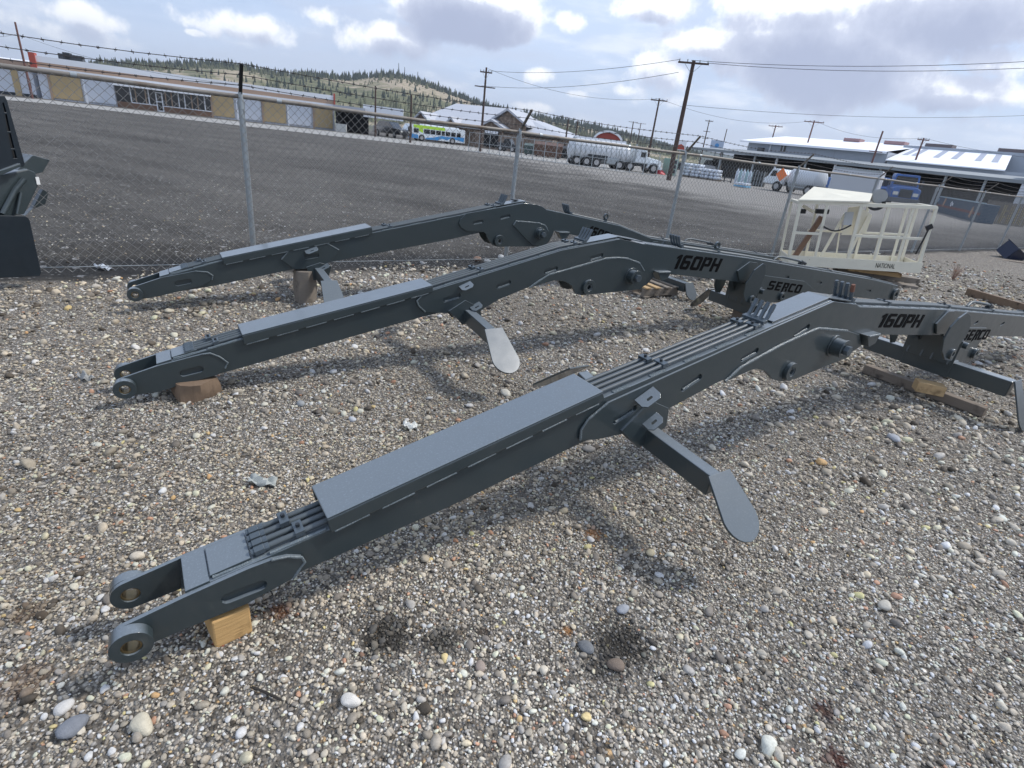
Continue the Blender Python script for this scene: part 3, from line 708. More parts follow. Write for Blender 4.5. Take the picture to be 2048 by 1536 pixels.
    elbow_bank(root, s2, t2, [.05, .085, .12, .155], -1, rust=K.get('rust', False))
    strip_pads(root, t2, t2[1][0]+.1, min(t2[-1][0], 8.9), 26, .008)
    strip_pads(root, top, c1_[0]+.02, K['pipes'][1], 5, .014, .02)
    # lifting eye
    if 'ring' in K:
        rs = K['ring']; z = ztop(t2, rs)
        mb = MB(); cpt = (rs, z+.075); mb.ring(cpt, .022, .038, .088, .112, 24); mb.prism([(rs-.035, z), (rs+.035, z), (rs+.018, z+.05), (rs-.018, z+.05)], .09, .11); mb.build('lifting_eye', pm_, root, smooth=True, bevel=.002)
    if 'hose' in K:
        hs = K['hose']; z = ztop(t2, hs); dz = ztop(t2, hs+.7)-z
        mb = MB(); mb.tube([(hs, .12, z+.02), (hs+.06, .12, z+.055), (hs+.15, .12, z+.07+dz*.2), (hs+.5, .12, z+.062+dz*.7), (hs+.6, .12, z+.055+dz*.85)], .013, 10)
        h = mb.build('bent_pipe', M['pipe'], root, smooth=True)
        mb = MB(); mb.cyl((hs+.58, .12, z+.057+dz*.83), (hs+.68, .12, z+.045+dz), .02, 6); mb.build('hex_nut', M['bolt'], h)
        mb = MB(); mb.box(hs+.55, hs+.60, .10, .14, z+dz*.8, z+.045+dz*.8); mb.build('pipe_bracket', M['bolt'], root)
    # --- lettering
    a, c = pt(*K['txt'][0]), pt(*K['txt'][1]); u = np.array(c)-np.array(a); tl0 = pt(*K['txt'][2])
    lettering(bo, '160PH', a, u, abs(tl0[1]-a[1]), np.linalg.norm(u), -.0012)
    if 'serco' in K:
        a, c, h = K['serco']; a, c = pt(*a), pt(*c); u = np.array(c)-np.array(a)
        lettering(bo, 'SERCO', a, u, h, np.linalg.norm(u), -.0152, shear=.16)
    # --- stay bracket of the left crossbar, bar and feet
    if 'xbar' in K:
        s_, z, ya, yb, za, zb = K['xbar']
        mb = MB(); square_bar(mb, s_, ya, za, -.004, z, .075, .105); square_bar(mb, s_, WB+.004, z, yb, zb, .075, .105); mb.build('crossbar', pm_, root, bevel=.006)
        hp = L(K['hang'])
        for y0, y1 in ((-.0035, .0035), (WB-.0035, WB+.0035)):
            mb = MB(); mb.prism(hp, y0-.008 if y0 < 0 else y0, y1 if y0 < 0 else y1+.008); mb.build('hanger_plate', pm_, root, bevel=.002)
        foot(bo, s_-.01, (ya-.010, za+.072), K['nfoot'], .15, .22)
        foot(bo, s_-.01, (yb+.010, zb+.072), K['ffoot'], .15, .22)
        for (x0, y0, x1, y1) in K['tabs']:
            a, c = pt(x0, y0), pt(x1, y1); u = np.array(c)-np.array(a); ln = np.linalg.norm(u); u = u/ln
            mb = MB(); mid = (np.array(a)+np.array(c))/2
            poly = [(-ln/2, 0), (ln/2, 0), (ln/2, .05), (ln/2-.02, .07), (-ln/2+.02, .07), (-ln/2, .05)]
            hole = slot((-.012, .04), (.012, .04), .006)
            mp = lambda p_, w, th: (mid[0]+u[0]*p_-u[1]*(th+w*-.35), -.003-w*.93, mid[1]+u[1]*p_+u[0]*(th-w*.35))
            mb.prism(poly, -.003, .003, mp, [hole]); mb.build('bracket_tab', pm_, root, bevel=.001)
    # --- hinge bracket and swinging crossbar under the main arm
    H = K['hinge']; hs = H['s']; zt = ztop(t2, hs)
    pad = L(H['pad']); mb = MB(); mb.prism(pad, -.016, -.0005); mb.prism(pad, WB+.0005, WB+.016); mb.build('hinge_pad', pm_, root, bevel=.003)
    lf = L(H['leaf'], -.10)
    for y0, y1 in ((-.112, -.098), (WB+.098, WB+.112)):
        s0_ = sum(q_[0] for q_ in lf)/len(lf); sg_ = -1 if y0 < 0 else 1
        mb = MB(); mb.prism(lf, y0, y1, lambda a_, b_, c_: (a_, c_+sg_*(a_-s0_+.04)*.12, b_)); c = mb.build('hinge_cheek', pm_, root, bevel=.003)
    ee = pt(*H['eye'], -.10)
    mb = MB(); mb.ring(ee, .022, .045, -.135, -.113, 20, hexin=True); mb.build('cheek_eye', pm_, root, smooth=True, bevel=.002)
    # web joining the cheeks to the arm, and clevis down to the bar
    zb_ = H['z']+H['h']/2
    mb = MB(); zm = ztop(b2, hs)
    mb.box(hs-.10, hs-.085, -.10, WB+.10, zb_-.02, zm-.01); pass
    mb.cyl((hs-.03, -.125, zm-.05), (hs-.03, WB+.125, zm-.05), .028, 16); mb.build('hinge_web', pm_, root, bevel=.003)
    mb = MB()
    for y in (-.07, .06, .14, WB+.05): mb.prism([(hs-.11, zb_-.02), (hs+.09, zb_-.02), (hs+.07, zm-.06), (hs-.0, zm-.01), (hs-.08, zm-.05)], y, y+.014)
    mb.build('clevis_plate', pm_, root, bevel=.002)
    mb = MB(); mb.bar((hs, H['y0'], H['z']+H.get('tilt', 0)), (hs, H['y1'], H['z']-H.get('tilt', 0)), .11, H['h']); mb.build('crossbar', pm_, root, bevel=.007)
    mb = MB(); mb.box(hs-.062, hs+.062, -.09, WB+.09, H['z']-H['h']/2-.006, H['z']+H['h']/2+.006); mb.build('bar_sleeve', pm_, root, bevel=.004)
    foot(bo, hs, (H['y0']-.012, H['z']+H['h']/2+.01), (H['y0']-H.get('sp', .14), .015), .15, .20)
    foot(bo, hs, (H['y1']+.012, H['z']+H['h']/2+.01), (H['y1']+.24, H['z']-.25+.03), .15, .20)
    # --- lower lug of the main arm with its own eye
    if 'low' in H:
        lw = L(H['low']); le = pt(*H['loweye'])
        for y0, y1 in ((-.0140, -.0006), (WB+.0006, WB+.0140)):
            mb = MB(); mb.prism(lw, y0, y1, holes=[circ(le, .022, 16)]+[slot(pt(*a), pt(*c), .014) for a, c in H.get('lowslots', [])]); mb.build('base_plate', pm_, root, bevel=.002)
        for y0, y1 in ((-.042, -.0145), (WB+.0145, WB+.042)):
            mb = MB(); mb.ring(le, .022, .050, y0, y1, 24); mb.build('base_eye', pm_, root, smooth=True, bevel=.003)
    # stop bracket at the knuckle
    if 'stop' in K:
        q = pt(*K['stop']); mb = MB(); mb.prism([(q[0]-.06, q[1]+.01), (q[0]+.13, q[1]+.01), (q[0]+.10, q[1]-.06), (q[0]+.02, q[1]-.08)], -.05, .03)
        mb.build('stop_bracket', pm_, root, bevel=.003)
        weld(root, [(q[0]-.05, q[1]+.005), (q[0]+.11, q[1]+.005)], -.052, .008)
    return root

B1 = Boom(54.5, (435, 1296), 1.00, 'nearest grey loader boom, forked tip on a yellow wood block at lower left')
B2 = Boom(55.5, (345, 805), 1.00, 'middle grey loader boom between the other two, forked tip resting on a split log')
B3 = Boom(55.5, (275, 612), 0.97, 'farthest grey loader boom beside the fence, with hexagonal side pad and rounded knuckle')
def ext(bo, q, s_):   # continue a main arm line to local station s_
    return q
K1 = dict(
 top=[(371,1191),(655,1066),(1209,799),(1549,653),(1668,602)],
 bot=[(371,1254),(494,1206),(586,1156),(900,1018),(1165,889),(1326,822),(1439,763),(1498,737),(1600,712),(1690,690)],
 eye=(263,1296), er=.057, fork=[(371,1192),(497,1136),(542,1119),(575,1112),(603,1113),(609,1123),(586,1155),(494,1206),(371,1256)], fw=(2,7),
 fslot=((456,1195),(520,1170)), cap0=(371,1191), cap1=(505,1132),
 cov=[(653,1035),(1205,781.5),(1209,800),(661,1064)],
 plate=[(1161,880),(1163,860),(1176,840),(1216,806),(1549,655),(1668,603),(1712,609),(1722,616),(1718,668),(1721,690),(1702,702),(1692,714),(1632,738),(1586,757),(1557,762),(1542,757),(1528,741),(1510,735),(1498,738),(1439,763),(1340,816),(1326,840),(1322,862),(1275,893),(1258,880),(1245,868),(1190,880)], pw=(0,4),
 slots=[((1232,841),(1268,818)),((1367,776),(1399,755)),((1486,717),(1513,702)),((1591,670),(1616,654))],
 plate2=[(1450,761),(1479,734),(1501,721),(1560,689),(1618,662.5),(1634.6,656),(1692,661),(1716,668),(1720,690),(1702,702),(1692,714),(1632,738),(1586,757),(1557,762),(1542,757),(1528,741),(1510,736),(1498,739)],
 p2w=[(1448,762),(1479,734),(1501,721),(1560,689),(1618,662.5),(1634.6,656),(1692,661)], lug=(1574,740), lr=.058,
 pin=(1691,700), pr=.072, crown=[(1555,650),(1668,601),(1712,607)],
 top2=[(1650,612),(1712,608),(1720,614),(1889,619.5),(2047,633),('l',-9.2,.47)], bot2=[(1650,672),(1717,669),(1867,670.5),(2047,673),('l',-9.2,.25)],
 slots2=[((1950,647),(1955,644)),((2002,650),(2008,646))],
 pipes=(.205, 2.93), clamps=(.315, 2.14, 2.86), pipes2=(3.92, 9.0), hose=6.4, rust=True,
 txt=[(1751,655),(1836,655),(1760,627)], serco=((1918,680),(1967,678),.10),
 xbar=(2.10, .34, -.44, .60, .31, .42), nfoot=(-.70,.17), ffoot=(.97,.21), hang=[(1240,860),(1275,895),(1330,850),(1335,815),(1300,800)],
 tabs=[(1268,800,1305,773),(1281,846,1310,822)], stop=(1728,668),
 hinge=dict(s=5.99, z=.235, h=.135, y0=-.53, y1=.66, pad=[(1869,667),(1869,647),(1894,621),(1905,621),(1915,640),(1915,667)],
   leaf=[(1931,624),(1935,630),(1933,648),(1924,668),(1911,688),(1903,706),(1896,719),(1886,719),(1884,703),(1890,680),(1903,655),(1918,636)], eye=(1897,706),
   low=[(1885,640),(1972,662),(1965,672),(1950,700),(1945,720),(1930,722),(1900,722),(1880,700)], loweye=(1943,705)))
def _k(v): return v/1.05
def _z(z): return 1.7-(1.7-z)/1.05
for key in ('top2', 'bot2'): K1[key] = [('l', q[1]/1.05, _z(q[2])) if q[0] == 'l' else q for q in K1[key]]
K1['pipes'] = tuple(map(_k, K1['pipes'])); K1['pipes2'] = tuple(map(_k, K1['pipes2'])); K1['clamps'] = tuple(map(_k, K1['clamps'])); K1['hose'] = _k(K1['hose'])
a_ = K1['xbar']; K1['xbar'] = (_k(a_[0]), _z(a_[1]), _k(a_[2]), _k(a_[3]), _z(a_[4]), _z(a_[5]))
K1['nfoot'] = (_k(K1['nfoot'][0]), _z(K1['nfoot'][1])); K1['ffoot'] = (_k(K1['ffoot'][0]), _z(K1['ffoot'][1]))
h_ = K1['hinge']; h_.update(s=_k(h_['s']), z=_z(h_['z']), y0=_k(h_['y0']), y1=_k(h_['y1']), sp=.20)
K1['hinge']['low'] = [(1880,655),(1971,655),(1963,674),(1952,690),(1949,712),(1938,722),(1915,722),(1893,705)]
K2 = dict(
 top=[(313,732),(486,680),(868,579),(1124,499.6),(1241,477.4)],
 bot=[(313,783),(405,759),(455,745),(849,634),(998,598.8),(1056,575),(1090,564),(1160,555),(1260,545)],
 eye=(249.6,780), er=.057, fork=[(313,732),(405,708),(420,706),(439,713),(455.6,725),(450,736),(436,749),(313,784)], fw=(1,6),
 fslot=((367,746),(399,738)), cap0=(313,731), cap1=(395,706),
 cov=[(484,669),(865,570),(866,583),(488,689)],
 plate=[(834,602),(838,612),(851,624),(906,627),(925,650),(960,622),(998,598.8),(1056,575),(1090,566),(1108,561),(1128,563),(1142,571),(1150,587),(1162,590),(1193,587),(1278.5,578),(1295,568),(1306,555),(1307,500),(1296,490),(1241,478),(1124,500.6),(868,580),(850,585)], pw=(0,0),
 slots=[((890,600),(917,592)),((996,573),(1018,565)),((1091,544),(1112,537)),((1182,517),(1203,511))],
 plate2=[(1058,575),(1075,563),(1097,549),(1150,534),(1210,517),(1235,515),(1254.6,517),(1278.5,526),(1288,541),(1290,567),(1278.5,578),(1193,587),(1162,590),(1150,587),(1142,571),(1128,562),(1108,560),(1090,565)],
 p2w=[(1058,575),(1075,563),(1097,549),(1150,534),(1210,517),(1235,515),(1254.6,517),(1278.5,526),(1287,541)], lug=(1174,573), lr=.066,
 pin=(1274,556), pr=.075, crown=[(1165,491),(1241,476.5),(1290,486)],
 top2=[(1225,487),(1292,488),(1305,490),(1500,517),(1748,560),(1796,572)], bot2=[(1225,540),(1306,545),(1348,549),(1474,563.5),(1600,582),(1790,603)],
 slots2=[((1571,553),(1577,555)),((1635,564),(1643,566)),((1733,580),(1741,582))],
 end=((1796,572),(1790,603)), pipes=(.155, 3.12), clamps=(.28, 2.14, 3.02), pipes2=(4.35, 9.1), ring=4.95, hose=6.05,
 txt=[(1343,537),(1434,544),(1347,508)], serco=((1531,578),(1596,586),.105),
 xbar=(2.03, .42, -.40, .60, .38, .46), nfoot=(-.70,.22), ffoot=(.97,.25), hang=[(896,622),(926,648),(962,640),(960,615),(930,600)],
 tabs=[(917,573,940,562),(938,614,958,603)], stop=(1316,543),
 hinge=dict(s=5.69, z=.25, h=.125, y0=-.55, y1=.55, pad=[(1476,560),(1473,541),(1498,523),(1513,525),(1512,563)],
   leaf=[(1524,526),(1528,530),(1527,545),(1520,565),(1510,590),(1500,606),(1490,604),(1487,590),(1492,568),(1508,540)], eye=(1500,598),
   low=[(1490,545),(1608,562),(1640,590),(1600,600),(1540,605),(1500,600)], loweye=(1560,592)))
K2['plate'] = [(850,585),(834,602),(838,612),(851,624),(906,627),(925,650),(960,622)]+K2['plate'][6:-1]; K2['pw'] = (0, 4)
K3 = dict(
 top=[(319.6,556),(446,522),(747,466),(1048,405.6)],
 bot=[(319.6,590),(425.6,573),(603,536),(900,479.5),(968,464),(1040,456),(1090,450)],
 eye=(270,590), er=.057, fork=[(319.6,556),(391,542),(415,544),(425.6,551),(424,560),(405,571),(319.6,592)], fw=(1,5),
 fslot=((355,567),(378,562)), cap0=(319.6,555), cap1=(372,540),
 cov=[(444,515),(743.5,453.5),(745,467),(448,529)],
 plate=[(933,427),(1048,406.4),(1072,409),(1084,413),(1094,420),(1103,431),(1108.5,445),(1109,458),(1105,471),(1098,483),(1089,491),(1079,493.5),(1057,493),(994,493.5),(985,490),(977,480),(972,468),(968,464),(933,462),(922,455),(918,447),(921,439)], pw=(0,0),
 slots=[((948,446),(964,443)),((1002,436),(1018,432))],
 plate2=[(1025,450),(1031,442),(1078,446),(1090,451),(1098,462),(1100,472),(1096,484),(1088,491),(1079,493),(1062,489),(1042,468)],
 p2w=[(1026,450),(1031,442),(1078,446),(1090,451),(1096,462)], lug=(997,481), lr=.066,
 pin=(1086,469), pr=.070, crown=[(985,416),(1048,405),(1056,405)],
 top2=[(1050,420),(1095,420),(1240,452),(1302,477),('l',-9.2,.36)], bot2=[(1050,462),(1108,462),(1168,474),(1300,508),('l',-9.2,.16)],
 pipes=(.42, 3.6), clamps=(.55, 2.28, 3.50), pipes2=(4.62, 9.0), ring=5.25, hose=6.9,
 txt=[(1172,469),(1222,486),(1176,449)],
 xbar=(1.53, .30, -.42, .55, .26, .34), nfoot=(-.80,.02), ffoot=(.85,.16), hang=[(612,534),(625,560),(655,558),(663,532),(640,525)],
 tabs=[(609,502,633,493),(632,538,655,526)], stop=(1119,464),
 hinge=dict(s=6.17, z=.15, h=.12, y0=-.72, y1=.70, pad=[('l',-6.04,.47),('l',-6.04,.55),('l',-6.11,.62),('l',-6.2,.62),('l',-6.22,.47)],
   leaf=[('l',-6.22,.66),('l',-6.27,.60),('l',-6.25,.40),('l',-6.17,.25),('l',-6.08,.30),('l',-6.1,.5)], eye=(1310,520)))
K3['plate2'] = K3['plate2']
K3['pad'] = [(563,519.6),(576.6,503),(590,496),(652,485.4),(678,500),(663.5,522.5),(654,527),(640,535),(612,538),(589,539)]
K3['lug_in_plate'] = True
def l2(q): return q
Boom.p = (lambda f: (lambda s, x, y, off=0.0: f(s, x, y, off)))(Boom.p)
def _L(s, pts, off=0.0):
    return [(-q[1], q[2]) if q[0] == 'l' else s.p(q[0], q[1], off) for q in pts]
Boom.L = _L
# b3's doubler has no lug hole inside it
_mk = make_boom
r1 = make_boom(B1, K1); r2 = make_boom(B2, K2)
K3b = dict(K3); p2 = K3b.pop('plate2'); p2w = K3b.pop('p2w')
r3 = make_boom(B3, K3b)
for y0, y1 in ((-.0115, -.0003), (WB+.0003, WB+.0115)):
    mb = MB(); mb.prism(B3.L(p2), y0, y1); mb.build('doubler_plate', M['paint'], r3, bevel=.002)
weld(r3, B3.L(p2w), -.006, .008); weld(r3, B3.L([(576.6,503),(563,519)]), .003, .006); weld(r3, B3.L([(652,485.4),(678,500)]), .003, .006)
sl = slot(B3.p(612,515), B3.p(634,511), .02)
for y0, y1 in ((.0, .0118), (WB-.0118, WB)):
    mb = MB(); mb.prism(B3.L(K3['pad']), y0, y1, holes=[sl]); mb.build('side_pad', M['paint'], r3, bevel=.002)

# ---------------------------------------------------------------- timber under the booms
def block(name, loc, size, rz, m_, label, cat='wood block', rough=.01, group=None, tilt=0):
    mb = MB(); n = 5
    x, y, z = [q/2 for q in size]
    mb.box(-x, x, -y, y, 0, size[2])
    o = mb.build(name, m_, bevel=.006); o.location = tuple(map(float, loc)); o.rotation_euler = (0, tilt, rz); return tag(o, label, cat, group)
def bl(bo, s_, y, z=0): return bo.P+bo.D*s_+bo.N*y+np.array([0, 0, z])
def splitlog(bo, s_, y, r, h, label, m_=M['log'], rz=0, sq=1.0):
    mb = MB(); n = 14; rings = 6; v = []
    for k in range(rings):
        t = k/(rings-1)
        for i in range(n):
            a = 2*math.pi*i/n; rr = r*(1+.10*math.sin(3*a+1)+.07*math.sin(5*a+2*t)+.06*math.sin(2*a+4*t))*(1-.12*abs(t-.45))
            v.append((rr*math.cos(a), rr*math.sin(a)*sq, h*t))
    f = [(k*n+i, k*n+(i+1) % n, (k+1)*n+(i+1) % n, (k+1)*n+i) for k in range(rings-1) for i in range(n)]+[tuple(range(n))[::-1], tuple(range((rings-1)*n, rings*n))]
    mb.add(v, f); o = mb.build('split_log', m_, smooth=True); p = bl(bo, s_, y); o.location = (float(p[0]), float(p[1]), -.01); o.rotation_euler = (0, 0, bo.rz+rz)
    return tag(o, label, 'log')
o = block('wood_block', bl(B1, .042, .088), (.122, .17, .125), B1.rz+.15, M['timberw'], 'fresh sawn yellow wood block under the forked tip of the nearest beam')
splitlog(B2, .13, .02, .125, .14, 'squat split brown log under the tip of the middle beam', sq=.8)
splitlog(B3, 1.40, .03, .10, .33, 'upright grey brown log propping the farthest beam under its hexagonal pad', M['greywood'], sq=.8)
# ---------------------------------------------------------------- chain link fence
def fpt(k, off=0.0, z=0.0):                       # k spans along the fence, off beyond it
    q = FA+FD*SPAN*k+FN*off; return np.array([q[0], q[1], z])
fence = empty('chain_link_fence', fpt(0), math.atan2(FD[1], FD[0]), 'tall chain link fence with three strands of barbed wire, running behind the three beams', 'fence')
HR = 1.81; K0, K1_ = -2, 9
def fl(x, y, z): return (x, y, z)                 # local: x along, y beyond
for k in range(K0, K1_+1):
    x = k*SPAN; jit = [.0, .02, -.02, .01, 0, .015, -.01][k % 7]
    mb = MB(); mb.cyl((x, 0, -.1), (x+jit, 0, HR-.05), .030, 16); p = mb.build('fence_post', M['galv'], fence, smooth=True)
    mb = MB(); mb.cyl((x+jit, 0, HR-.12), (x+jit, 0, HR-.05), .036, 16); mb.cyl((x+jit, 0, HR-.05), (x+jit, -.015, HR+.045), .032, 12, r2=.02); mb.build('post_cap', M['galv'], p, smooth=True)
    mb = MB(); mb.bar((x+jit, -.01, HR+.02), (x+jit, -.235, HR+.285), .034, .012); mb.bar((x+jit+.012, -.01, HR+.02), (x+jit+.012, -.235, HR+.285), .006, .03)
    mb.build('barb_arm', M['bolt'] if k in (0,) else M['rail'], p)
    for z in (.45, 1.0, 1.4):
        mb = MB(); mb.cyl((x, 0, z-.004), (x, 0, z+.004), .034, 14); mb.build('tie_wire', M['galv'], p)
n = 60; pts = []
for i in range(n+1):
    x = K0*SPAN+(K1_-K0)*SPAN*i/n; pts.append((x, 0, HR+.004*math.sin(i*1.7)-.006*math.sin(math.pi*((x/SPAN) % 1))))
mb = MB(); mb.tube(pts, .022, 12); mb.build('top_rail', M['rail'], fence, smooth=True)
for k in range(K0*2+1, K1_*2):
    x = k*SPAN/2+.35; mb = MB(); mb.cyl((x, 0, HR), (x+.05, 0, HR), .0245, 12); mb.build('rail_sleeve', M['galv'], fence, smooth=True)
# woven fabric: vertical zigzag wires
DW = .088; nw = int((K1_-K0)*SPAN/(DW/2)); mb = MB(); z0, z1 = .04, HR+.012; nz_ = int((z1-z0)/(DW*.5)); V = []; Fc = []
rw = .0030; base_i = 0
zs = z0+np.arange(nz_+1)*DW*.5
for w in range(nw):
    xc = K0*SPAN+w*DW/2; ph = w % 2
    xs_ = xc+np.where((np.arange(nz_+1)+ph) % 2 == 0, -DW/4, DW/4)
    xs_ = xs_+.006*np.sin(zs*5+w*.37)
    yb_ = -.034+.010*np.sin(w*.11)*np.sin(zs*2.1)+.018*np.exp(-zs*4)*np.sin(w*.31)
    for j in range(nz_+1):
        yy = yb_[j]+(.0024 if j % 2 else -.0024)
        V += [(xs_[j]-rw, yy, zs[j]), (xs_[j], yy+rw, zs[j]), (xs_[j]+rw, yy, zs[j]), (xs_[j], yy-rw, zs[j])]
    for j in range(nz_):
        a = base_i+j*4
        for c in range(4): Fc.append((a+c, a+(c+1) % 4, a+4+(c+1) % 4, a+4+c))
    base_i += (nz_+1)*4
me = bpy.data.meshes.new('wire_mesh'); me.from_pydata(V, [], Fc); me.materials.append(M['wire']); me.polygons.foreach_set('use_smooth', [True]*len(me.polygons))
o = bpy.data.objects.new('wire_mesh', me); COL.objects.link(o); o.parent = fence
mb = MB(); mb.tube([(K0*SPAN, -.036, .085), (0, -.036, .09), (2*SPAN, -.036, .07), (K1_*SPAN, -.036, .09)], .004, 6); mb.build('tension_wire', M['galv'], fence)
for (yy, zz) in ((-.235, .285), (-.155, .19), (-.075, .10)):
    pts = []
    for i in range((K1_-K0)*8+1):
        x = K0*SPAN+SPAN*i/8; f = (x/SPAN) % 1; pts.append((x, yy, HR+zz-.045*math.sin(math.pi*f)+(.01*math.sin(x*1.3))))
    mb = MB(); mb.tube(pts, .0032, 6)
    x = K0*SPAN+.05
    while x < K1_*SPAN:
        f = (x/SPAN) % 1; z = HR+zz-.045*math.sin(math.pi*f)+(.01*math.sin(x*1.3)); a = random.uniform(0, 3)
        for s_ in (-1, 1):
            dv = np.array((.006*s_, math.cos(a+s_*.9)*.018, math.sin(a+s_*.9)*.018)); c = np.array((x, yy, z)); mb.cyl(c-dv, c+dv, .0022, 4)
        mb.tube([(x-.012, yy, z), (x+.012, yy, z)], .0055, 6)
        x += .125
    mb.build('barbed_strand', M['barb'], fence)

# ---------------------------------------------------------------- man basket beyond the booms
gA, gB = G(1577, 529, .11), G(1839, 549, .11)
class Face:
    'vertical plane through two ground points: photo point -> (s, z); extrudes away from the camera'
    def __init__(s, a, c):
        s.a = np.array([a[0], a[1], 0.]); e = np.array([c[0]-a[0], c[1]-a[1], 0.]); s.len = np.linalg.norm(e); s.D = e/s.len; s.N = np.array([-s.D[1], s.D[0], 0])
        s.rz = math.atan2(s.D[1], s.D[0])
    def p(s, x, y, off=0.0):
        d = ray(x, y); t = ((s.a+s.N*off-EYE)@s.N)/(d@s.N); Q = EYE+d*t; return (float((Q-s.a)@s.D), float(Q[2]))
    def W(s, ss, off, z=0.0): return s.a+s.D*ss+s.N*off+np.array([0, 0, z])
    def root(s, name, label, cat, group=None): return empty(name, s.a, s.rz, label, cat, group)
TB = R_(5.2)
class TiltFace(Face):
    def p(s, x, y, off=0.0):
        u, z = Face.p(s, x, y, off); return (u*math.cos(TB)+(z-.11)*math.sin(TB), -u*math.sin(TB)+(z-.11)*math.cos(TB)+.11)
gB = gA+azdir(102)
BF = TiltFace(gA, gB); bk = BF.root('work_basket', 'cream painted steel work basket with NATIONAL on its kick plate, resting on old boards', 'basket')
bk.rotation_euler = (0, -TB, BF.rz)
LB = BF.p(1839, 549)[0]; HB = .5*(BF.p(1595, 404.5)[1]+BF.p(1868, 414.7)[1]); DB = .78; zb = .115
cr = M['cream']
def post(s_, y, z0, z1, w=.05, name='basket_post', s1=None):
    mb = MB(); mb.bar((s_, y, z0), (s_ if s1 is None else s1, y, z1), w, w*.8, up=(0, 1, 0)); mb.build(name, cr, bk, bevel=.004)
fx = [BF.p(x, y)[0] for x, y in ((1577, 524), (1629.5, 524), (1693.6, 532.7), (1746.6, 531), (1794.5, 532.7), (1839, 531))]
for s_ in fx: post(s_, .025, zb, HB, .055 if s_ in (fx[0], fx[2], fx[-1]) else .045)
for s_ in (fx[0], fx[0]+.55*LB/2.6, fx[2]+.35, fx[3]+.28, fx[4]+.18, fx[-1]): post(s_, DB, zb, HB, .045)
mb = MB(); mb.bar((fx[0], .025, HB), (fx[2], .025, HB), .05, .05); mb.build('top_rail', cr, bk, bevel=.004)
mb = MB(); mb.bar((fx[2], .025, HB-.005), (fx[-1], .025, HB-.005), .06, .06); mb.build('top_rail', cr, bk, bevel=.004)
mb = MB(); mb.bar((fx[0], DB, HB-.02), (fx[-1], DB, HB-.02), .05, .05); mb.build('top_rail', cr, bk, bevel=.004)
for s_ in (fx[0], fx[-1]):
    mb = MB(); mb.bar((s_, .02, HB-.01), (s_, DB, HB-.01), .05, .05); mb.build('top_rail', cr, bk, bevel=.004)
zm = .5*(HB+zb)
for a, c in ((fx[0], fx[1]), (fx[2], fx[-1])):
    mb = MB(); mb.bar((a, .02, zm+.02), (c, .02, zm+.02), .035, .045); mb.build('mid_rail', cr, bk, bevel=.003)
mb = MB(); mb.bar((fx[0]+.4, DB, zm), (fx[-1], DB, zm), .035, .04); mb.build('mid_rail', cr, bk, bevel=.003)
mb = MB(); mb.box(-.01, LB+.01, -.012, -.002, zb-.02, zb+.17); mb.build('kick_plate', cr, bk, bevel=.003)
mb = MB(); mb.box(-.01, LB+.01, DB+.03, DB+.04, zb-.02, zb+.15); mb.box(-.01, 0, -.001, DB+.029, zb-.02, zb+.15); mb.box(LB, LB+.01, -.001, DB+.029, zb-.02, zb+.15); mb.build('rear_kick_plate', cr, bk, bevel=.003)
mb = MB(); mb.box(.01, LB-.01, .0, DB+.03, zb-.02, zb+.02); mb.build('basket_floor', cr, bk)
def text(word, size, m_, parent, loc, rot, name='lettering', width=None, ext_=.001, shear=0):
    cu = bpy.data.curves.new(name, 'FONT'); cu.body = word; cu.size = size; cu.extrude = ext_; cu.shear = shear; cu.align_x = 'CENTER'; cu.align_y = 'CENTER'
    o = bpy.data.objects.new(name, cu); COL.objects.link(o); bpy.context.view_layer.update()
    me = bpy.data.meshes.new_from_object(o.evaluated_get(bpy.context.evaluated_depsgraph_get())); bpy.data.objects.remove(o)
    if width:
        xs = [v.co.x for v in me.vertices]; k = width/(max(xs)-min(xs))
        for v in me.vertices: v.co.x *= k
    me.materials.clear(); me.materials.append(m_)
    o = bpy.data.objects.new(name, me); COL.objects.link(o); o.parent = parent; o.location = loc; o.rotation_euler = rot; return o
ta, tb = BF.p(1750, 539), BF.p(1787, 542.5)
text('NATIONAL', .12, M['decal'], bk, ((ta[0]+tb[0])/2, -.0145, zb+.075), (R_(90), 0, 0), width=(tb[0]-ta[0])*1.02)
# control desk, sloping plates, braces and reel at the back of the basket
mb = MB(); T = [BF.p(1598, 399, -.02), BF.p(1628.7, 373, .55), BF.p(1746.6, 387, .55), BF.p(1740, 403, -.02)]
mb.add([(T[0][0], -.02, T[0][1]), (T[1][0], .55, T[1][1]), (T[2][0], .55, T[2][1]), (T[3][0], -.02, T[3][1])]+[(T[0][0], -.02, T[0][1]-.03), (T[1][0], .55, T[1][1]-.03), (T[2][0], .55, T[2][1]-.03), (T[3][0], -.02, T[3][1]-.03)],
       [(0,1,2,3),(7,6,5,4),(0,4,5,1),(1,5,6,2),(2,6,7,3),(3,7,4,0)])
mb.build('desk_plate', cr, bk, bevel=.003)
mb = MB(); mb.prism([BF.p(1698,415,.5), BF.p(1722,412,.5), BF.p(1712,470,.5), BF.p(1684,470,.5)], .49, .51); mb.build('side_gusset', cr, bk, bevel=.003)
mb = MB(); mb.prism([BF.p(1722,415,.42), BF.p(1745,430,.42), BF.p(1732,468,.42), BF.p(1708,466,.42)], .40, .42); mb.build('side_gusset', cr, bk, bevel=.003)
mb = MB(); mb.prism([BF.p(1691,424,.38), BF.p(1709,424,.38), BF.p(1704,451,.38), BF.p(1688,450,.38)], .375, .385); mb.build('notice_plate', mat('notice_plate', (.45,.48,.52), .5, var=.15), bk)
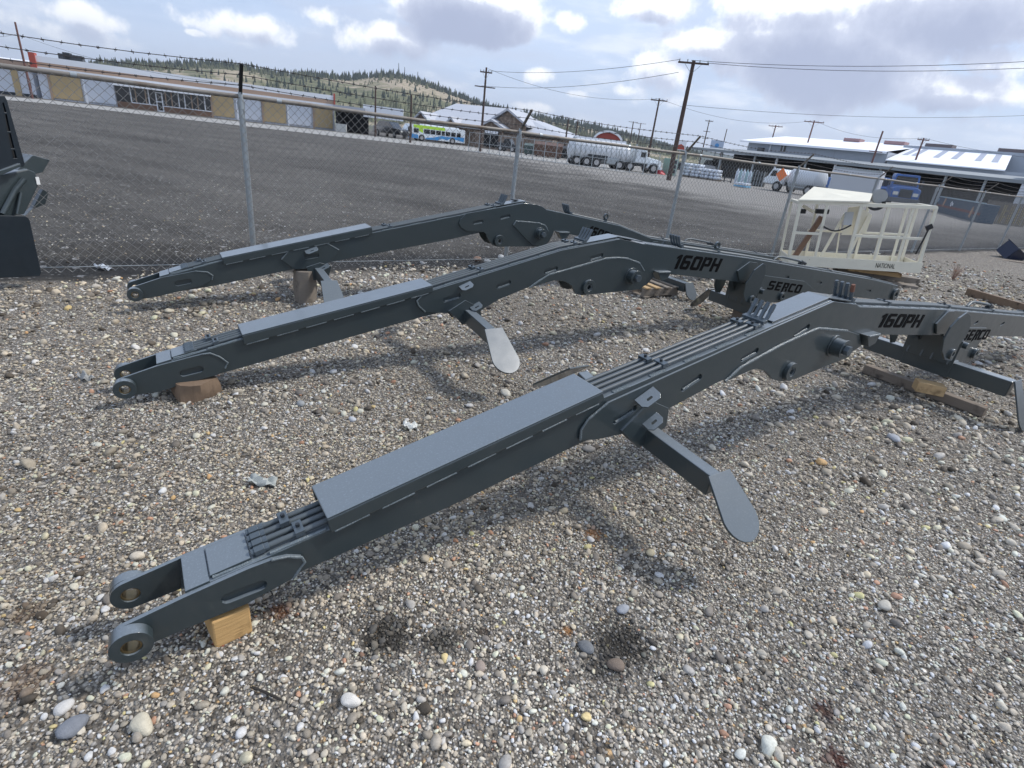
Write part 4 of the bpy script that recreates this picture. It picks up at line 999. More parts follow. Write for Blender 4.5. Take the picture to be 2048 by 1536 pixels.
for (x0, y0, x1, y1, o_, w) in ((1691,428,1639,520,.45,.05), (1738,432,1693,520,.35,.04), (1684,440,1672,520,.6,.025)):
    a, c = BF.p(x0, y0, o_), BF.p(x1, y1, o_); mb = MB(); mb.bar((a[0], o_, a[1]), (c[0], o_, c[1]), w, w*.7, up=(0, 1, 0)); mb.build('diagonal_brace', cr, bk, bevel=.003)
rc = BF.p(1760, 393, .5); mb = MB(); mb.disc(rc, .125, .46, .475, 28); mb.disc(rc, .125, .56, .575, 28); mb.disc(rc, .05, .475, .56, 16); mb.build('hose_reel', mat('reel_grey', (.30,.31,.31), .5, var=.2), bk, smooth=True)
mb = MB()
for k in range(3): mb.tube([(rc[0]+(.085+.012*k)*math.cos(t)*1.3-.05, .44-.02*k, rc[1]-.12+(.09+.012*k)*math.sin(t)) for t in np.linspace(math.pi, 2*math.pi+.4, 14)], .011, 8)
mb.build('hose_loop', M['black'], bk, smooth=True)
q = [BF.p(1606, 411, .3), BF.p(1628, 424, .3)]; mb = MB(); mb.cyl((q[0][0], .3, q[0][1]), (q[1][0], .3, q[1][1]), .03, 12); mb.build('cylinder', cr, bk, smooth=True)
q = [BF.p(1603, 420, .34), BF.p(1612, 424, .34), BF.p(1640, 424, .34), BF.p(1660, 420, .34)]; mb = MB()
mb.box(q[0][0], q[1][0], .30, .36, q[1][1]-.03, q[0][1]+.02); mb.box(q[2][0]-.06, q[3][0], .32, .42, q[2][1]-.03, q[2][1]+.05); mb.build('valve', M['black'], bk, bevel=.004)
a, c = BF.p(1648, 453), BF.p(1703, 450); mb = MB(); mb.tube([(a[0]+(c[0]-a[0])*t, -.015, a[1]+(c[1]-a[1])*t-.09*math.sin(math.pi*t)) for t in np.linspace(0, 1, 12)], .014, 8); mb.build('safety_chain', M['black'], bk, smooth=True)
a, c = BF.p(1858, 458), BF.p(1832, 508); mb = MB(); mb.tube([(a[0], -.01, a[1]), (a[0]-.03, -.02, (a[1]+c[1])/2+.05), (c[0], -.01, c[1])], .014, 6); mb.obox((a[0], -.01, a[1]+.03), ((1,0,.6),(0,1,0),(-.6,0,1)), (.05,.02,.04)); mb.build('black_strap', M['black'], bk)
# rusty post leaning inside, boards under the basket
a = BF.p(1636, 428, .62); c = BF.p(1584, 518, .62); pa, pc = BF.W(a[0], .62, a[1]), BF.W(c[0], .62, c[1]+0)
mb = MB(); mb.bar(pa, (pc[0], pc[1], .10), .09, .09); tag(mb.build('leaning_timber', woodmat('rusty_brown', (.13,.075,.05), (.21,.13,.09)), bevel=.006), 'brown timber leaning inside the left half of the cream basket', 'timber')
for i, (s0, s1, y, z, h, lb) in enumerate([(.9, 2.3, .1, 0, .05, 'weathered board lowest under the right half of the basket'), (.1, .8, .25, 0, .09, 'weathered board lowest under the left half of the basket'), (1.0, LB+.25, .35, .051, .09, 'grey board on top of the lower board, sticking out right of the basket'), (1.1, 2.05, .12, .142, .07, 'yellowish plywood strip directly under the basket front')]):
    mb = MB(); mb.box(s0, s1, y-.07, y+.22, z-.005, z+h); o = mb.build('board', M['timber'] if i == 3 else M['greywood'], bevel=.005); o.location = tuple(BF.a); o.rotation_euler = (0, 0, BF.rz+.03*i); tag(o, lb, 'board', 'boards under the basket')

# ---------------------------------------------------------------- loose timber
def plank(p0, p1, w, h, z, m_, label, name='plank', cat='plank'):
    a, c = G(*p0, z), G(*p1, z); d = c-a; ln = np.linalg.norm(d[:2])
    mb = MB(); mb.box(0, ln, -w/2, w/2, 0, h); o = mb.build(name, m_, bevel=.006); o.location = (float(a[0]), float(a[1]), z); o.rotation_euler = (0, 0, math.atan2(d[1], d[0])); return tag(o, label, cat)
plank((1727, 744), (1966, 833), .09, .085, 0, M['oldwood'], 'long grey brown timber on the gravel under the crossbar of the nearest beam')
plank((1826, 778), (1882, 790), .12, .09, .087, M['timber'], 'short yellowish block on the long timber, holding up the nearest beam crossbar', 'wood_block', 'wood block')
plank((1932, 590), (2075, 632), .09, .13, 0, M['log'], 'thick brown plank lying at the right edge behind the beams')
plank((1462, 640), (1512, 652), .14, .17, 0, M['oldwood'], 'dark wood block under the crossbar of the middle beam', 'wood_block', 'wood block')
plank((1505, 735), (1540, 742), .02, .012, .0, M['timber'], 'thin split of wood on the gravel below the cylinder lug', 'wood_splinter', 'splinter')
# pallet
pg = G(1286, 596); pz = empty('wooden_pallet', pg, B3.rz-.05, 'small broken wooden pallet under the crossbar of the far beam, behind the middle beam', 'pallet')
PX, PY = .62, .50
# pallet corner is its near left one
for y in (.03, PY/2, PY-.03):
    mb = MB(); mb.box(.0, PX, y-.025, y+.025, .021, .12); mb.build('stringer', M['greywood'], pz, bevel=.004)
for x in (.05, .22, .40, .57):
    mb = MB(); mb.box(x-.045, x+.045, -.02, PY+.02, .1205, .14); mb.build('deck_board', M['timber'] if x < .3 else M['greywood'], pz, bevel=.003)
for x in (.05, .57):
    mb = MB(); mb.box(x-.045, x+.045, -.02, PY+.02, .0, .0205); mb.build('bottom_board', M['greywood'], pz, bevel=.003)
# dry weed by the basket
wg = G(1905, 560); mb = MB()
for k in range(26):
    a = random.uniform(0, 6.28); h = random.uniform(.15, .34); r = random.uniform(.05, .22)
    mb.tube([(0, 0, 0), (r*.4*math.cos(a), r*.4*math.sin(a), h*.6), (r*math.cos(a+.2), r*math.sin(a+.2), h)], [.004, .003, .0015], 4)
    mb.tube([(r*.4*math.cos(a), r*.4*math.sin(a), h*.6), (r*.9*math.cos(a+1), r*.9*math.sin(a+1), h*.95)], [.0025, .001], 4)
o = mb.build('dry_weed', mat('dry_stalk', (.30, .19, .14), .9)); o.location = tuple(wg); tag(o, 'dry brown leafless weed on the gravel right of the cream basket', 'weed')
# navy tub at the far right
tg = G(2010, 520); tb_ = empty('plastic_bin', (tg[0], tg[1], .02), .5, 'dark navy plastic bin tipped over at the right edge by the fence', 'bin')
mb = MB(); mb.prism([(0,0),(.55,0),(.62,.40),(-.07,.40)], 0, .02); mb.prism([(0,0),(.55,0),(.62,.40),(-.07,.40)], .43, .45)
mb.add([(0,0,0),(.55,0,0),(.55,.45,0),(0,.45,0),(-.07,0,.4),(.62,0,.4),(.62,.45,.4),(-.07,.45,.4)], [(0,3,2,1),(0,4,7,3),(1,2,6,5)])
bx = mb.build('bin_shell', mat('navy_plastic', (.012,.02,.05), .4), tb_)
mb = MB(); mb.bar((-.09, -.01, .40), (.64, -.01, .40), .03, .03); mb.bar((-.09, .46, .40), (.64, .46, .40), .03, .03); mb.build('bin_rim', mat('navy_rim', (.02,.03,.06), .4), tb_)
tb_.rotation_euler = (.5, .35, .4)
mb = MB(); a = G(2003, 523); mb.box(0, .9, 0, .35, .0, .05); o = mb.build('board', M['oldwood'], bevel=.004); o.location = (a[0], a[1], 0); o.rotation_euler = (0, 0, -.2); tag(o, 'dark flat board under the tipped navy bin', 'board')

# ---------------------------------------------------------------- dark grapple standing at the left edge
LG = Face(G(-60, 596), G(83, 571)); gr = LG.root('grapple_attachment', 'dark grey steel attachment with slotted upright, cut off by the left edge of the view', 'attachment')
dk = mat('dark_steel_paint', (.012, .018, .024), .38, var=.25, vscale=6, spec=.4)
def Lp(*pts, off=0): return [LG.p(x, y, off) for x, y in pts]
mb = MB(); mb.prism(Lp((-60,572),(-60,430),(50,432),(57,436),(60,442),(83,545),(80,552),(0,556)), 0, .022); mb.build('base_plate', dk, gr, bevel=.004)
mb = MB(); mb.prism(Lp((-40,432),(0,350),(55,338),(72,345),(77,372),(50,428),(0,436), off=.10), .10, .24); mb.build('lower_body', M['paint'], gr, bevel=.012)
mb = MB(); mb.prism(Lp((0,345),(42,306),(76,316),(62,340),(10,352), off=.30), .14, .38); mb.build('wing_plate', M['paint'], gr, bevel=.004)
mb = MB(); mb.prism(Lp((45,430),(60,415),(80,378),(92,382),(85,407),(58,418), off=.30), .26, .31); mb.build('rear_plate', M['paint'], gr, bevel=.004)
mb = MB(); mb.tube([(LG.p(5,428,.06)[0], .06, LG.p(5,428,.06)[1]), (LG.p(30,380,.08)[0], .08, LG.p(30,380,.08)[1]), (LG.p(48,358,.08)[0], .08, LG.p(48,358,.08)[1])], .022, 10); mb.tube([(LG.p(34,428,.06)[0], .06, LG.p(34,428,.06)[1]), (LG.p(42,385,.08)[0], .08, LG.p(42,385,.08)[1])], .014, 10); mb.build('steel_rib', M['paint'], gr, smooth=True)
sq = [slot(LG.p(4+k*4.5, 238+k*30, .05), LG.p(8.2+k*4.5, 256+k*30, .05), .018) for k in range(4)]
up = Lp((-50,190),(6,191),(11,200),(47,328),(44,333),(-50,345), off=.05)
mb = MB(); mb.prism(up, .03, .055, holes=[Lp((1.5,205),(4.5,205),(10,224),(6,224), off=.05), Lp((6.5,228),(10.5,228),(18,262),(12,262), off=.05), Lp((13,266),(18.5,266),(26,296),(19,296), off=.05), Lp((20,300),(27,300),(31,316),(24,316), off=.05)]); mb.build('slotted_upright', dk, gr, bevel=.003)
mb = MB(); mb.prism(Lp((-50,190),(6,191),(11,200),(47,328),(44,333),(-50,345), off=.05), .10, .12); mb.build('back_upright', M['black'], gr)
mb = MB(); mb.prism(Lp((-40,352),(0,340),(38,326),(40,332),(0,350),(-40,365), off=.02), .0, .04); mb.build('bottom_flange', M['paint'], gr, bevel=.006)
a = LG.p(76, 361, .095); mb = MB(); mb.box(a[0]-.016, a[0]+.012, .093, .0985, a[1]-.035, a[1]+.03); mb.build('label_sticker', mat('sticker', (.7,.7,.68), .5), gr)
HAZE = .00015
# ---------------------------------------------------------------- hills
def ridge_mat():
    M_ = bpy.data.materials.new('hillside'); M_.use_nodes = True; t = M_.node_tree; q = NB(t); p = t.nodes['Principled BSDF']
    pos = q.n('ShaderNodeNewGeometry').outputs['Position']
    a = q.noise(pos, .006, 6, .62, .4); f = q.noise(pos, .05, 5, .7)
    c = q.mix(q.sstep(a, .45, .57), (.105, .11, .06), (.38, .31, .23))
    c = q.mix(q.sstep(f, .5, .7), c, (.07, .085, .04)); c = q.mix(q.sstep(q.noise(pos, .14, 4, .7), .5, .62), c, (.20, .19, .10))
    q.link(c, p.inputs['Base Color']); p.inputs['Roughness'].default_value = .95; p.inputs['Specular IOR Level'].default_value = .1
    return M_
def hill(name, prof, R0, R1, m_, back=1.35, rough=.05):
    'prof: skyline points in the photo; slope rises from distance R0 to the crest at R1'
    xs = np.arange(prof[0][0], prof[-1][0]+1, 8.0); ys = np.interp(xs, [q[0] for q in prof], [q[1] for q in prof])
    rad = np.concatenate([np.linspace(R0, R1, 26), np.linspace(R1*1.04, R1*back, 5)]); V = []; H = []
    for x, y in zip(xs, ys):
        d = ray(x, y); h = math.hypot(d[0], d[1]); u = np.array([d[0], d[1]])/h; zc = 1.7+d[2]/h*R1
        for r in rad:
            t = min(1, (r-R0)/(R1-R0)); e = t*t*(3-2*t)*.55+t*.45
            z = zc*e if r <= R1 else zc*(1-.9*((r-R1)/(R1*(back-1)))**1.5)
            X_, Y_ = u*r; nn = math.sin(X_*.013+1)*math.sin(Y_*.017+2*math.sin(X_*.006))+.5*math.sin(X_*.037)*math.sin(Y_*.031)
            z += zc*rough*nn*(t*(1-t)*4 if r <= R1 else 0)
            V.append((X_, Y_, z-.5))
    nr = len(rad); n = len(xs); F_ = [(i*nr+j, (i+1)*nr+j, (i+1)*nr+j+1, i*nr+j+1) for i in range(n-1) for j in range(nr-1)]
    me = bpy.data.meshes.new(name); me.from_pydata(V, [], F_); me.polygons.foreach_set('use_smooth', [True]*len(F_)); me.materials.append(m_)
    o = bpy.data.objects.new(name, me); COL.objects.link(o); tag(o, kind='structure'); return np.array(V).reshape(n, nr, 3)
P1_ = [(-400,178),(-100,166),(100,158),(165,140),(200,131),(300,133),(400,131),(450,133),(500,138),(560,150),(640,152),(700,158),(760,152),(800,152),(850,168),(900,188),(950,207),(1000,220),(1060,233),(1100,241),(1150,249),(1200,260),(1260,275),(1330,296),(1400,310)]
HV = hill('hills', P1_, 620, 1150, ridge_mat())
P2_ = [(1020,250),(1100,245),(1150,245),(1200,253),(1290,272),(1340,288),(1400,300),(1450,309),(1520,322),(1600,335)]
far_m = mat('far_hillside', (.055, .07, .055), .95, var=.4, vscale=.004, spec=.1)
hill('far_hills', P2_, 1900, 2600, far_m)
P3_ = [(1300,300),(1360,293),(1400,297),(1440,299),(1480,306),(1540,313),(1620,325),(1750,345),(1900,372)]
hill('distant_mountains', P3_, 4200, 5600, mat('mountain_blue', (.06, .075, .075), .95, spec=.1))
def forest(name, HV, n, m_, sel, hs=(6, 12), dens=None, label=None):
    ni, nj, _ = HV.shape; V = []; Fc = []; cnt = 0
    while cnt < n:
        i = random.uniform(0, ni-1.01); j = sel(); a = int(i); c = int(j)
        p = HV[a, c]*(1-(i-a))*(1-(j-c))+HV[a+1, c]*(i-a)*(1-(j-c))+HV[a, c+1]*(1-(i-a))*(j-c)+HV[a+1, c+1]*(i-a)*(j-c)
        if dens and random.random() > dens(p, j): continue
        h = random.uniform(*hs)*(.6+.7*random.random()**2); r = h*random.uniform(.16, .30); cnt += 1
        for (z0, z1, rr) in ((.05, .55, 1.0), (.3, .8, .72), (.55, 1.0, .45)):
            o = len(V); k = 6; ph = random.uniform(0, 1)
            V += [(p[0]+rr*r*random.uniform(.7, 1.25)*math.cos(6.283*q_/k+ph), p[1]+rr*r*random.uniform(.7, 1.25)*math.sin(6.283*q_/k+ph), p[2]+h*(z0+random.uniform(-.05, .05))) for q_ in range(k)]+[(p[0]+random.uniform(-.3, .3), p[1], p[2]+h*z1)]
            Fc += [(o+q_, o+(q_+1) % k, o+k) for q_ in range(k)]
    me = bpy.data.meshes.new(name); me.from_pydata(V, [], Fc); me.materials.append(m_)
    o = bpy.data.objects.new(name, me); COL.objects.link(o); tag(o, label, 'wood', kind='stuff')
def clump(p, s): return math.sin(p[0]*.011+1.3*math.sin(p[1]*.009))*math.sin(p[1]*.013+s+1.1*math.sin(p[0]*.017))
con = mat('conifer_dark', (.042, .055, .038), .95, var=.5, vscale=.02, spec=.1)
con2 = mat('conifer_olive', (.125, .13, .075), .95, var=.45, vscale=.02, spec=.1)
forest('forest', HV, 4200, con, lambda: 25-abs(random.gauss(0, 3.2)) if random.random() < .75 else random.uniform(10, 25), dens=lambda p, j: .95 if j > 21 else max(0.03, .35+1.1*clump(p, 0)), label='dark conifers crowding the crest and slopes of the hill')
forest('forest', HV, 4200, con2, lambda: random.uniform(2, 24), (4, 10), lambda p, j: max(0.02, .25+1.1*clump(p, 2.1)), 'lighter olive pines scattered over the lower hillside')
# masts on the hilltop
for x, y0, y1 in ((797,126,152),(809,134,155),(835,143,165)):
    a = AD(x, y1, 1120); c = AD(x, y0, 1120); mb = MB(); mb.cyl((a[0], a[1], a[2]-3), (a[0], a[1], c[2]), .9, 6, r2=.4); mb.build('radio_mast', M['bolt']); o = bpy.data.objects[-1] if False else COL.objects[-1]
    tag(o, {797:'tall thin radio mast at the very top of the hill', 809:'second radio mast, just right of the tallest one', 835:'short radio mast furthest right on the hilltop'}[x], 'mast', 'radio masts on the hill')

# ---------------------------------------------------------------- road strip in front of the far buildings
def sheet(name, pts, z, m_):
    mb = MB(); v = [G(x, y) for x, y in pts]; n = len(v)//2
    mb.add([(q[0], q[1], z) for q in v], [(i, i+1, 2*n-2-i, 2*n-1-i) for i in range(n-1)])
    o = mb.build(name, m_); tag(o, kind='structure'); return o
roadm = mat('road_concrete', (.30, .29, .27), .9, var=.2, vscale=.3, col2=(.20, .195, .18), fac2=(.5, .7), scale2=.8)
sheet('road', [(-300,167),(100,201),(400,235),(670,264),(900,290),(1050,308),(1250,334),(1250,346),(1050,318),(900,298),(670,273),(400,243),(100,208),(-300,175)], .03, roadm)

# ---------------------------------------------------------------- long warehouse at left
white = mat('white_siding', (.62, .64, .68), .5, var=.06, vscale=.4); ochre = mat('ochre_panel', (.47, .345, .18), .6, var=.12, vscale=.5)
brick = mat('brown_brick', (.20, .12, .08), .9, var=.2, vscale=1.2); trim = mat('white_trim', (.75, .76, .78), .45); tanm = mat('tan_band', (.42, .29, .21), .6, var=.1, vscale=.3)
glass = mat('dark_glass', (.012, .014, .016), .12, spec=.6); redm = mat('red_trim', (.38, .07, .045), .5); colm = mat('tan_pilaster', (.38, .27, .19), .7)
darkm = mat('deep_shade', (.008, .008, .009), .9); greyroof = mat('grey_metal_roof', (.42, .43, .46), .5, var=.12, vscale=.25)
WF = Face(G(84, 197.0), G(670, 261.5)); wh = WF.root('warehouse', 'long low warehouse with white and ochre panels, tan stripe and red end posts', 'warehouse')
def zat(F_, x, y): return F_.p(x, y)[1]
zt = .5*(WF.p(100, 118)[1]+WF.p(664, 188.4)[1]); HW = zt
z_b1 = zt*.86; z_b0 = zt*.73; LW = WF.len
mb = MB(); mb.box(0, LW, .3, 24, 0, zt-.25); mb.build('wall', white, wh)
mb = MB(); mb.box(0, LW, -.2, .29, z_b1, zt); mb.build('roof_fascia', trim, wh)
mb = MB(); mb.box(0, LW, -.22, .28, z_b0+.12, z_b1-.01); mb.build('tan_stripe', tanm, wh)
mb = MB(); mb.box(0, LW, -.28, .27, z_b0-.18, z_b0+.11); mb.build('lower_trim', trim, wh)
mb = MB(); mb.add([(0,.3,zt-.24),(LW,.3,zt-.24),(LW,24,zt+.6),(0,24,zt+.6)], [(0,1,2,3)]); mb.build('roof', trim, wh)
for x in (84, 668):
    s_ = WF.p(x, 200)[0]; mb = MB(); mb.box(s_-(.3 if x < 100 else .1), s_+(.35 if x < 100 else .12), -.5, .6, z_b0-.5, zt+.3); mb.build('red_end_post', redm, wh)
segs = [(101,166,ochre,'ochre_panel'),(171,232,white,'white_panel'),(424,470,ochre,'ochre_panel'),(475,524,white,'white_panel'),(526,574,ochre,'ochre_panel'),(577,624,white,'white_panel'),(628,667,ochre,'ochre_panel')]
def ws(x): return WF.p(x, 175+ (x-84)*.11)[0]
for x0, x1, m_, nm_ in segs:
    a, c = ws(x0), ws(x1); mb = MB(); mb.box(a+.12, c-.12, .10, .299, .25, z_b0-.19); mb.build(nm_, m_, wh)
    mb = MB(); mb.box(a-.14, a+.11, .02, .298, 0, z_b0-.19); mb.build('pilaster', colm if m_ is ochre else trim, wh)
mb = MB(); mb.box(ws(232), ws(424), .05, .299, 0, .75); mb.build('brick_base', brick, wh)
mb = MB(); mb.box(ws(232), ws(424), .06, .299, z_b0-.75, z_b0-.19); mb.build('brick_head', colm, wh)
mb = MB(); mb.box(ws(230), ws(424), -1.0, .29, z_b0-1.0, z_b0-.76); mb.build('door_canopy', trim, wh)
mb = MB(); mb.box(ws(232), ws(424), .12, .299, .76, z_b0-1.01); mb.build('window_glass', glass, wh)
for x in (262, 272, 292, 298, 332, 344, 358, 370, 384, 396, 410): mb = MB(); mb.box(ws(x)-.07, ws(x)+.07, .04, .119, .76, z_b0-1.01); mb.build('window_mullion', trim if x % 4 else colm, wh)
mb = MB(); mb.box(ws(262), ws(424), .02, .13, .70, .82); mb.build('window_sill', trim, wh)
d0, d1 = ws(312), ws(326); mb = MB(); mb.box(d0, d0+.14, -.05, .11, 0, 2.5); mb.box(d1-.14, d1, -.05, .11, 0, 2.5); mb.box(d0+.14, d1-.14, -.05, .11, 2.36, 2.5); mb.box(d0+.14, d1-.14, -.05, .11, 0, .14); mb.box(d0+.14, d1-.14, -.05, .11, 1.2, 1.32)
dr = mb.build('door', trim, wh); mb = MB(); mb.box(d0+.14, d1-.14, .0, .06, .14, 2.36); mb.build('door_glass', glass, dr)
for x, w in ((105,1.0),(115,.8),(123,1.8)): s_ = ws(x); mb = MB(); mb.box(s_, s_+w, 6, 7.5, zt, zt+.9+.2*(x==115)); mb.build('roof_unit', M['bolt'], wh)
# white building further left
WL = Face(G(-420, 139.5), G(82, 196.5)); wl = WL.root('white_building', 'white walled building with an ochre pillar at the left edge, joining the warehouse', 'building')
mb = MB(); mb.box(0, WL.len-.4, 0, 20, 0, zt*.80); mb.build('wall', white, wl)
mb = MB(); mb.box(0, WL.len-.4, -.35, -.01, zt*.66, zt*.84); mb.build('fascia', tanm, wl)
mb = MB(); mb.add([(0,-.35,zt*.84),(WL.len-.4,-.35,zt*.84),(WL.len-.4,20,zt*.98),(0,20,zt*.98)], [(0,1,2,3)]); mb.build('roof', trim, wl)
def wls(x): return WL.p(x, 187+x*.11)[0]
mb = MB(); mb.box(wls(33), wls(46), -.12, -.005, 0, zt*.66); mb.build('ochre_pillar', ochre, wl)
mb = MB(); mb.box(wls(62), wls(68), -.05, -.006, 1.1, 2.3); mb.build('window', glass, wl)
mb = MB(); mb.box(0, WL.len-.4, -.1, -.004, 0, .35); mb.build('plinth', M['bolt'], wl)
# low dark open shed between warehouse and stone building
SF = Face(G(672, 262.5), G(728, 269)); sh = SF.root('open_shed', 'low open fronted shed with a black interior right of the warehouse', 'shed')
zs_ = SF.p(690, 217)[1]
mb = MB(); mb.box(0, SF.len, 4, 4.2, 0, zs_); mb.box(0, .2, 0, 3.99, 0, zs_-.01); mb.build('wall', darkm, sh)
mb = MB(); mb.box(-.2, SF.len+.3, -.4, 4.5, zs_, zs_+.35); mb.build('roof', greyroof, sh)
mb = MB(); mb.box(SF.len-.2, SF.len+6, .5, .7, zs_*.75, zs_+.9); mb.build('white_sign_wall', trim, sh)
mb = MB(); mb.box(.2, SF.len*.42, -1.2, -.6, 0, 1.15); tag(mb.build('concrete_barrier', mat('pale_concrete', (.55,.54,.5), .8), sh), None)

# ---------------------------------------------------------------- simple vehicles (local: x = forward, y = across, z up)
tyre = mat('tyre', (.015, .015, .016), .8); hub = mat('wheel_hub', (.45, .44, .43), .4, .5); lampm = mat('lamp_lens', (.7, .68, .6), .2)
def wheel(root, x, y, r=.5, w=.28, hubm=None):
    mb = MB(); mb.cyl((x, y, r), (x, y+w, r), r, 22); t = mb.build('wheel', tyre, root, smooth=True, bevel=.02)
    for yy in (y-.012, y+w+.012): pass
    mb = MB(); mb.cyl((x, y-.015, r), (x, y+w+.015, r), r*.55, 14); mb.build('rim', hubm or hub, t, smooth=True)
def vframe(p_rear, p_front, name, label, cat, group=None):
    a, c = G(*p_rear), G(*p_front); F_ = Face(a, c)
    return F_, F_.root(name, label, cat, group)
# bus: front faces left, its side faces us
BU = Face(G(813, 279.2), G(929, 291.7)); bu = BU.root('city_bus', 'white, lime green and blue city bus parked in front of the stone building', 'bus')
LBu = BU.len; HBu = .5*(BU.p(806, 247)[1]+BU.p(929, 259)[1]); wy = 2.5
bw = mat('bus_white', (.72, .76, .78), .3, coat=.3); lime = mat('bus_lime', (.45, .72, .03), .3, coat=.3); bb = mat('bus_blue', (.05, .27, .58), .3, coat=.3)
mb = MB(); mb.prism([(0.1,.35),(LBu,.35),(LBu,HBu-.15),(LBu-.2,HBu),(.5,HBu),(.0,HBu-.9)], 0, wy, None); mb.build('body', bw, bu, bevel=.05)
def bx(f): return f*LBu
mb = MB(); mb.prism([(bx(.11),HBu-.03),(bx(.64),HBu-.03),(bx(.64),HBu*.80),(bx(.27),HBu*.80),(bx(.27),HBu*.52),(bx(.20),HBu*.62),(bx(.20),HBu*.80),(bx(.11),HBu*.80)], -.012, -.002); mb.build('lime_band', lime, bu)
mb = MB(); mb.prism([(bx(.03),.36),(bx(.19),.36),(bx(.19),HBu*.38),(bx(.03),HBu*.45)], -.012, -.002); mb.build('blue_front_panel', bb, bu)
mb = MB(); mb.prism([(bx(.30),.36),(bx(.52),.36),(bx(.60),HBu*.30),(bx(.68),HBu*.22),(bx(.75),.9),(bx(.98),HBu*.22),(bx(.99),HBu*.52),(bx(.88),HBu*.50),(bx(.72),HBu*.44),(bx(.58),HBu*.46),(bx(.46),HBu*.32),(bx(.32),HBu*.24)], -.014, -.0025); mb.build('blue_wave', bb, bu)
for f0, f1 in ((.115,.195),(.285,.385),(.395,.475),(.49,.57),(.585,.64),(.655,.735),(.75,.83),(.85,.92)):
    mb = MB(); mb.box(bx(f0), bx(f1), -.02, -.0145, HBu*.50, HBu*.765); mb.build('side_window', glass, bu)
mb = MB(); mb.add([(-.02,.25,.9),(-.02,wy-.25,.9),(-.02,wy-.25,HBu-1.0),(-.02,.25,HBu-1.0),(.44,.25,HBu-.15),(.44,wy-.25,HBu-.15)], [(0,3,2,1),(3,4,5,2)]); mb.build('windscreen', glass, bu)
mb = MB(); mb.box(bx(.02), bx(.085), -.02, -.0145, .6, HBu*.82); mb.build('passenger_door', glass, bu)
for x in (bx(.25), bx(.78)): wheel(bu, x, -.03, .5, .3); wheel(bu, x, wy-.27, .5, .3)
mb = MB(); mb.box(bx(.28), bx(.9), .4, wy-.4, HBu+.001, HBu+.18); mb.build('roof_fairing', bw, bu, bevel=.04)

# stone building with gabled metal roofs
stone_m = mat('brown_stone', (.17, .125, .095), .9, var=.45, vscale=1.6, col2=(.30, .24, .19), fac2=(.5, .6), scale2=2.5)
SB = Face(AD(834, 279, 106), AD(1120, 309, 96)); sb = SB.root('stone_building', 'brown stone building with several pale grey gabled metal roofs', 'building')
def P(x, y, o=0): return SB.p(x, y, o)
ez = P(900, 249)[1]; Ls = SB.len
mb = MB(); mb.box(0, Ls, 1.0, 26, 0, ez); mb.build('wall', stone_m, sb)
ra, rb = P(912, 207, 13), P(1016, 217, 13)
mb = MB(); R4 = [(-.8, -.2, ez), (Ls+.8, -.2, ez), (Ls+.8, 27, ez), (-.8, 27, ez), (ra[0], 13, ra[1]), (rb[0], 13, rb[1])]
mb.add(R4+[(a_[0], a_[1], a_[2]-.25) for a_ in R4[:4]], [(0,1,5,4),(1,2,5),(2,3,4,5),(3,0,4),(0,6,7,1),(1,7,8,2),(2,8,9,3),(3,9,6,0)]); mb.build('roof', greyroof, sb)
def gable(xl, yl, xa, ya, xr, yr, yo, depth, nm='gable'):
    l, a_, r = P(xl, yl, yo), P(xa, ya, yo), P(xr, yr, yo); zb_ = min(l[1], r[1])
    mb = MB(); mb.prism([(l[0]+.35, ez-2), (r[0]-.35, ez-2), (r[0]-.35, zb_), (a_[0], a_[1]-.4), (l[0]+.35, zb_)], yo+.02, yo+.3); g_ = mb.build(nm, stone_m, sb)
    mb = MB(); t = .35
    for q0, q1 in ((l, a_), (a_, r)):
        mb.add([(q0[0], yo-.5, q0[1]), (q1[0], yo-.5, q1[1]), (q1[0], yo+depth, q1[1]), (q0[0], yo+depth, q0[1]), (q0[0], yo-.5, q0[1]-t), (q1[0], yo-.5, q1[1]-t), (q1[0], yo+depth, q1[1]-t), (q0[0], yo+depth, q0[1]-t)],
               [(0,1,2,3),(7,6,5,4),(0,4,5,1),(1,5,6,2),(2,6,7,3),(3,7,4,0)])
    mb.build('gable_roof', greyroof, g_)
gable(985,236,1017,216.5,1056,250,0,10); gable(964,248,984,238,1010,256,-2.5,8); gable(829,236,843,222,859,240,-1,9); gable(893,245,904,233,913,247,-.6,5, 'dormer')
mb = MB(); mb.box(P(965,265)[0], P(1118,265)[0], -3, .99, 0, ez-.6); mb.build('porch_wall', stone_m, sb)
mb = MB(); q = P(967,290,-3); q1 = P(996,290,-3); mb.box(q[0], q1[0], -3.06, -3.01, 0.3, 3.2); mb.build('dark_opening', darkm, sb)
for k in range(5): s_ = P(969+k*5.4, 280, -3)[0]; mb = MB(); mb.box(s_, s_+.4, -3.12, -3.07, 2.3, 2.7); mb.build('white_plaque', trim, sb)

